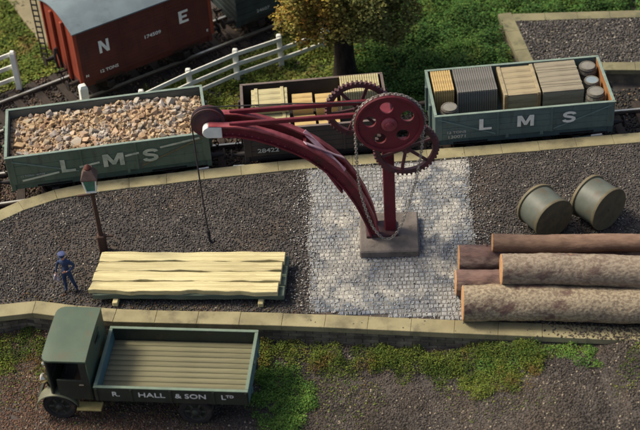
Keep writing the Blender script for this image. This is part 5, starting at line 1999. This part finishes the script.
def by_tail(x, y):
    return ((x + 1.35) / .75) ** 2 + ((y + 7.0) / 1.15) ** 2 < 1


p1, s1 = mounds(60, -2.2, -.3, -8.4, -5.5, by_tail, rr=(.12, .28), hh=(.06, .22), per=620, size=(.016, .038))
turf('undergrowth', 'fresh green weeds at the tail of the lorry', p1, s1, M['fresh_weeds'])


def by_left(x, y):
    d = line_y(FRONT, x) - y
    return .1 < d < 1.25 and x < -6.4


p1, s1 = mounds(85, -10.5, -6.2, -7, -4.2, by_left, rr=(.08, .25), hh=(.04, .16), per=600, size=(.016, .036))
turf('undergrowth', 'mossy brown weeds under the wall by the lorry cab', p1, s1, M['weeds'])
# scattered small tufts on the road and wall foot
x, y = scatter(60000, -10, 8, -8.4, -4.3)
d = line_y(FRONT, x) - y
k = (d > .05) & (RNG.uniform(0, 1, len(x)) < np.exp(-d * 1.1) * .9) & (vnoise(x * 2, y * 2, 44) > -.1)
x, y = x[k], y[k]
turf('moss', 'scattered moss flecks on the lower road', np.stack([x, y, ground_z(x, y) + .03], -1), RNG.uniform(.02, .045, len(x)), M['weeds'])


def tree():
    t = thing('tree', 'tree with dark trunk and orange to green autumn foliage behind the brown wagon', 'tree', (1.12, 6.55, 0), 0)
    tr = MB()
    tr.tube([(0, 0, -.1), (.0, 0, .25), (.01, .03, .9), (.0, .08, 1.7), (.03, .12, 2.5), (.0, .15, 3.3), (.05, .2, 4.3)], [.50, .39, .32, .29, .23, .15, .06], 14)
    tr.obj('trunk', M['bark'], t, True)
    for k in range(9):
        a = k * 2.4
        z0 = 1.5 + k * .25
        d = Vector((math.cos(a), math.sin(a) * .8, .45))
        p0 = Vector((.01, .1, z0))
        MB().tube([p0, p0 + d * .5, p0 + d * 1.0 + Vector((0, 0, .12)), p0 + d * 1.5 + Vector((0, 0, .1))], [.10, .075, .05, .02], 7).obj('limb', M['bark'], t, True)
    pts, sz = [], []
    r = random.Random(5)
    for k in range(120):
        a = r.uniform(0, 2 * PI)
        u = r.uniform(-1, 1)
        q = r.uniform(.55, 1.0)
        s = math.sqrt(1 - u * u)
        c = Vector((.10 + 2.0 * q * s * math.cos(a), .15 + 1.7 * q * s * math.sin(a), 3.65 + 1.75 * q * u))
        if c.z < 2.05:
            c.z = 2.05 + r.uniform(0, .3)
        rad = r.uniform(.26, .55)
        m = int(330 * (rad / .45) ** 2)
        d = RNG.normal(size=(m, 3))
        d /= np.linalg.norm(d, axis=1, keepdims=True)
        f = np.clip(RNG.normal(.86, .18, (m, 1)), .3, 1.3)
        pts.append(np.array(c) + d * f * np.array([rad, rad, rad * .8]))
        sz.append(RNG.uniform(.05, .11, m))
    # skirt of foliage hanging lower towards the loading bank
    for c, rad in (((1.35, -.35, 1.95), .42), ((1.75, .0, 2.1), .5), ((1.15, -.6, 2.35), .45), ((2.0, -.2, 2.6), .45), ((-1.2, -.5, 2.25), .45), ((-1.75, -.1, 2.5), .42), ((-.5, -.9, 2.45), .4), ((.45, -1.0, 2.5), .42), ((1.55, -.1, 1.55), .32)):
        m = 420
        d = RNG.normal(size=(m, 3))
        d /= np.linalg.norm(d, axis=1, keepdims=True)
        f = np.clip(RNG.normal(.86, .18, (m, 1)), .3, 1.3)
        pts.append(np.array(c) + d * f * rad)
        sz.append(RNG.uniform(.05, .11, m))
    v, f = leaf_arrays(np.concatenate(pts), np.concatenate(sz))
    link(big_mesh('crown', v, f, M['crown']), 'crown', t)


tree()
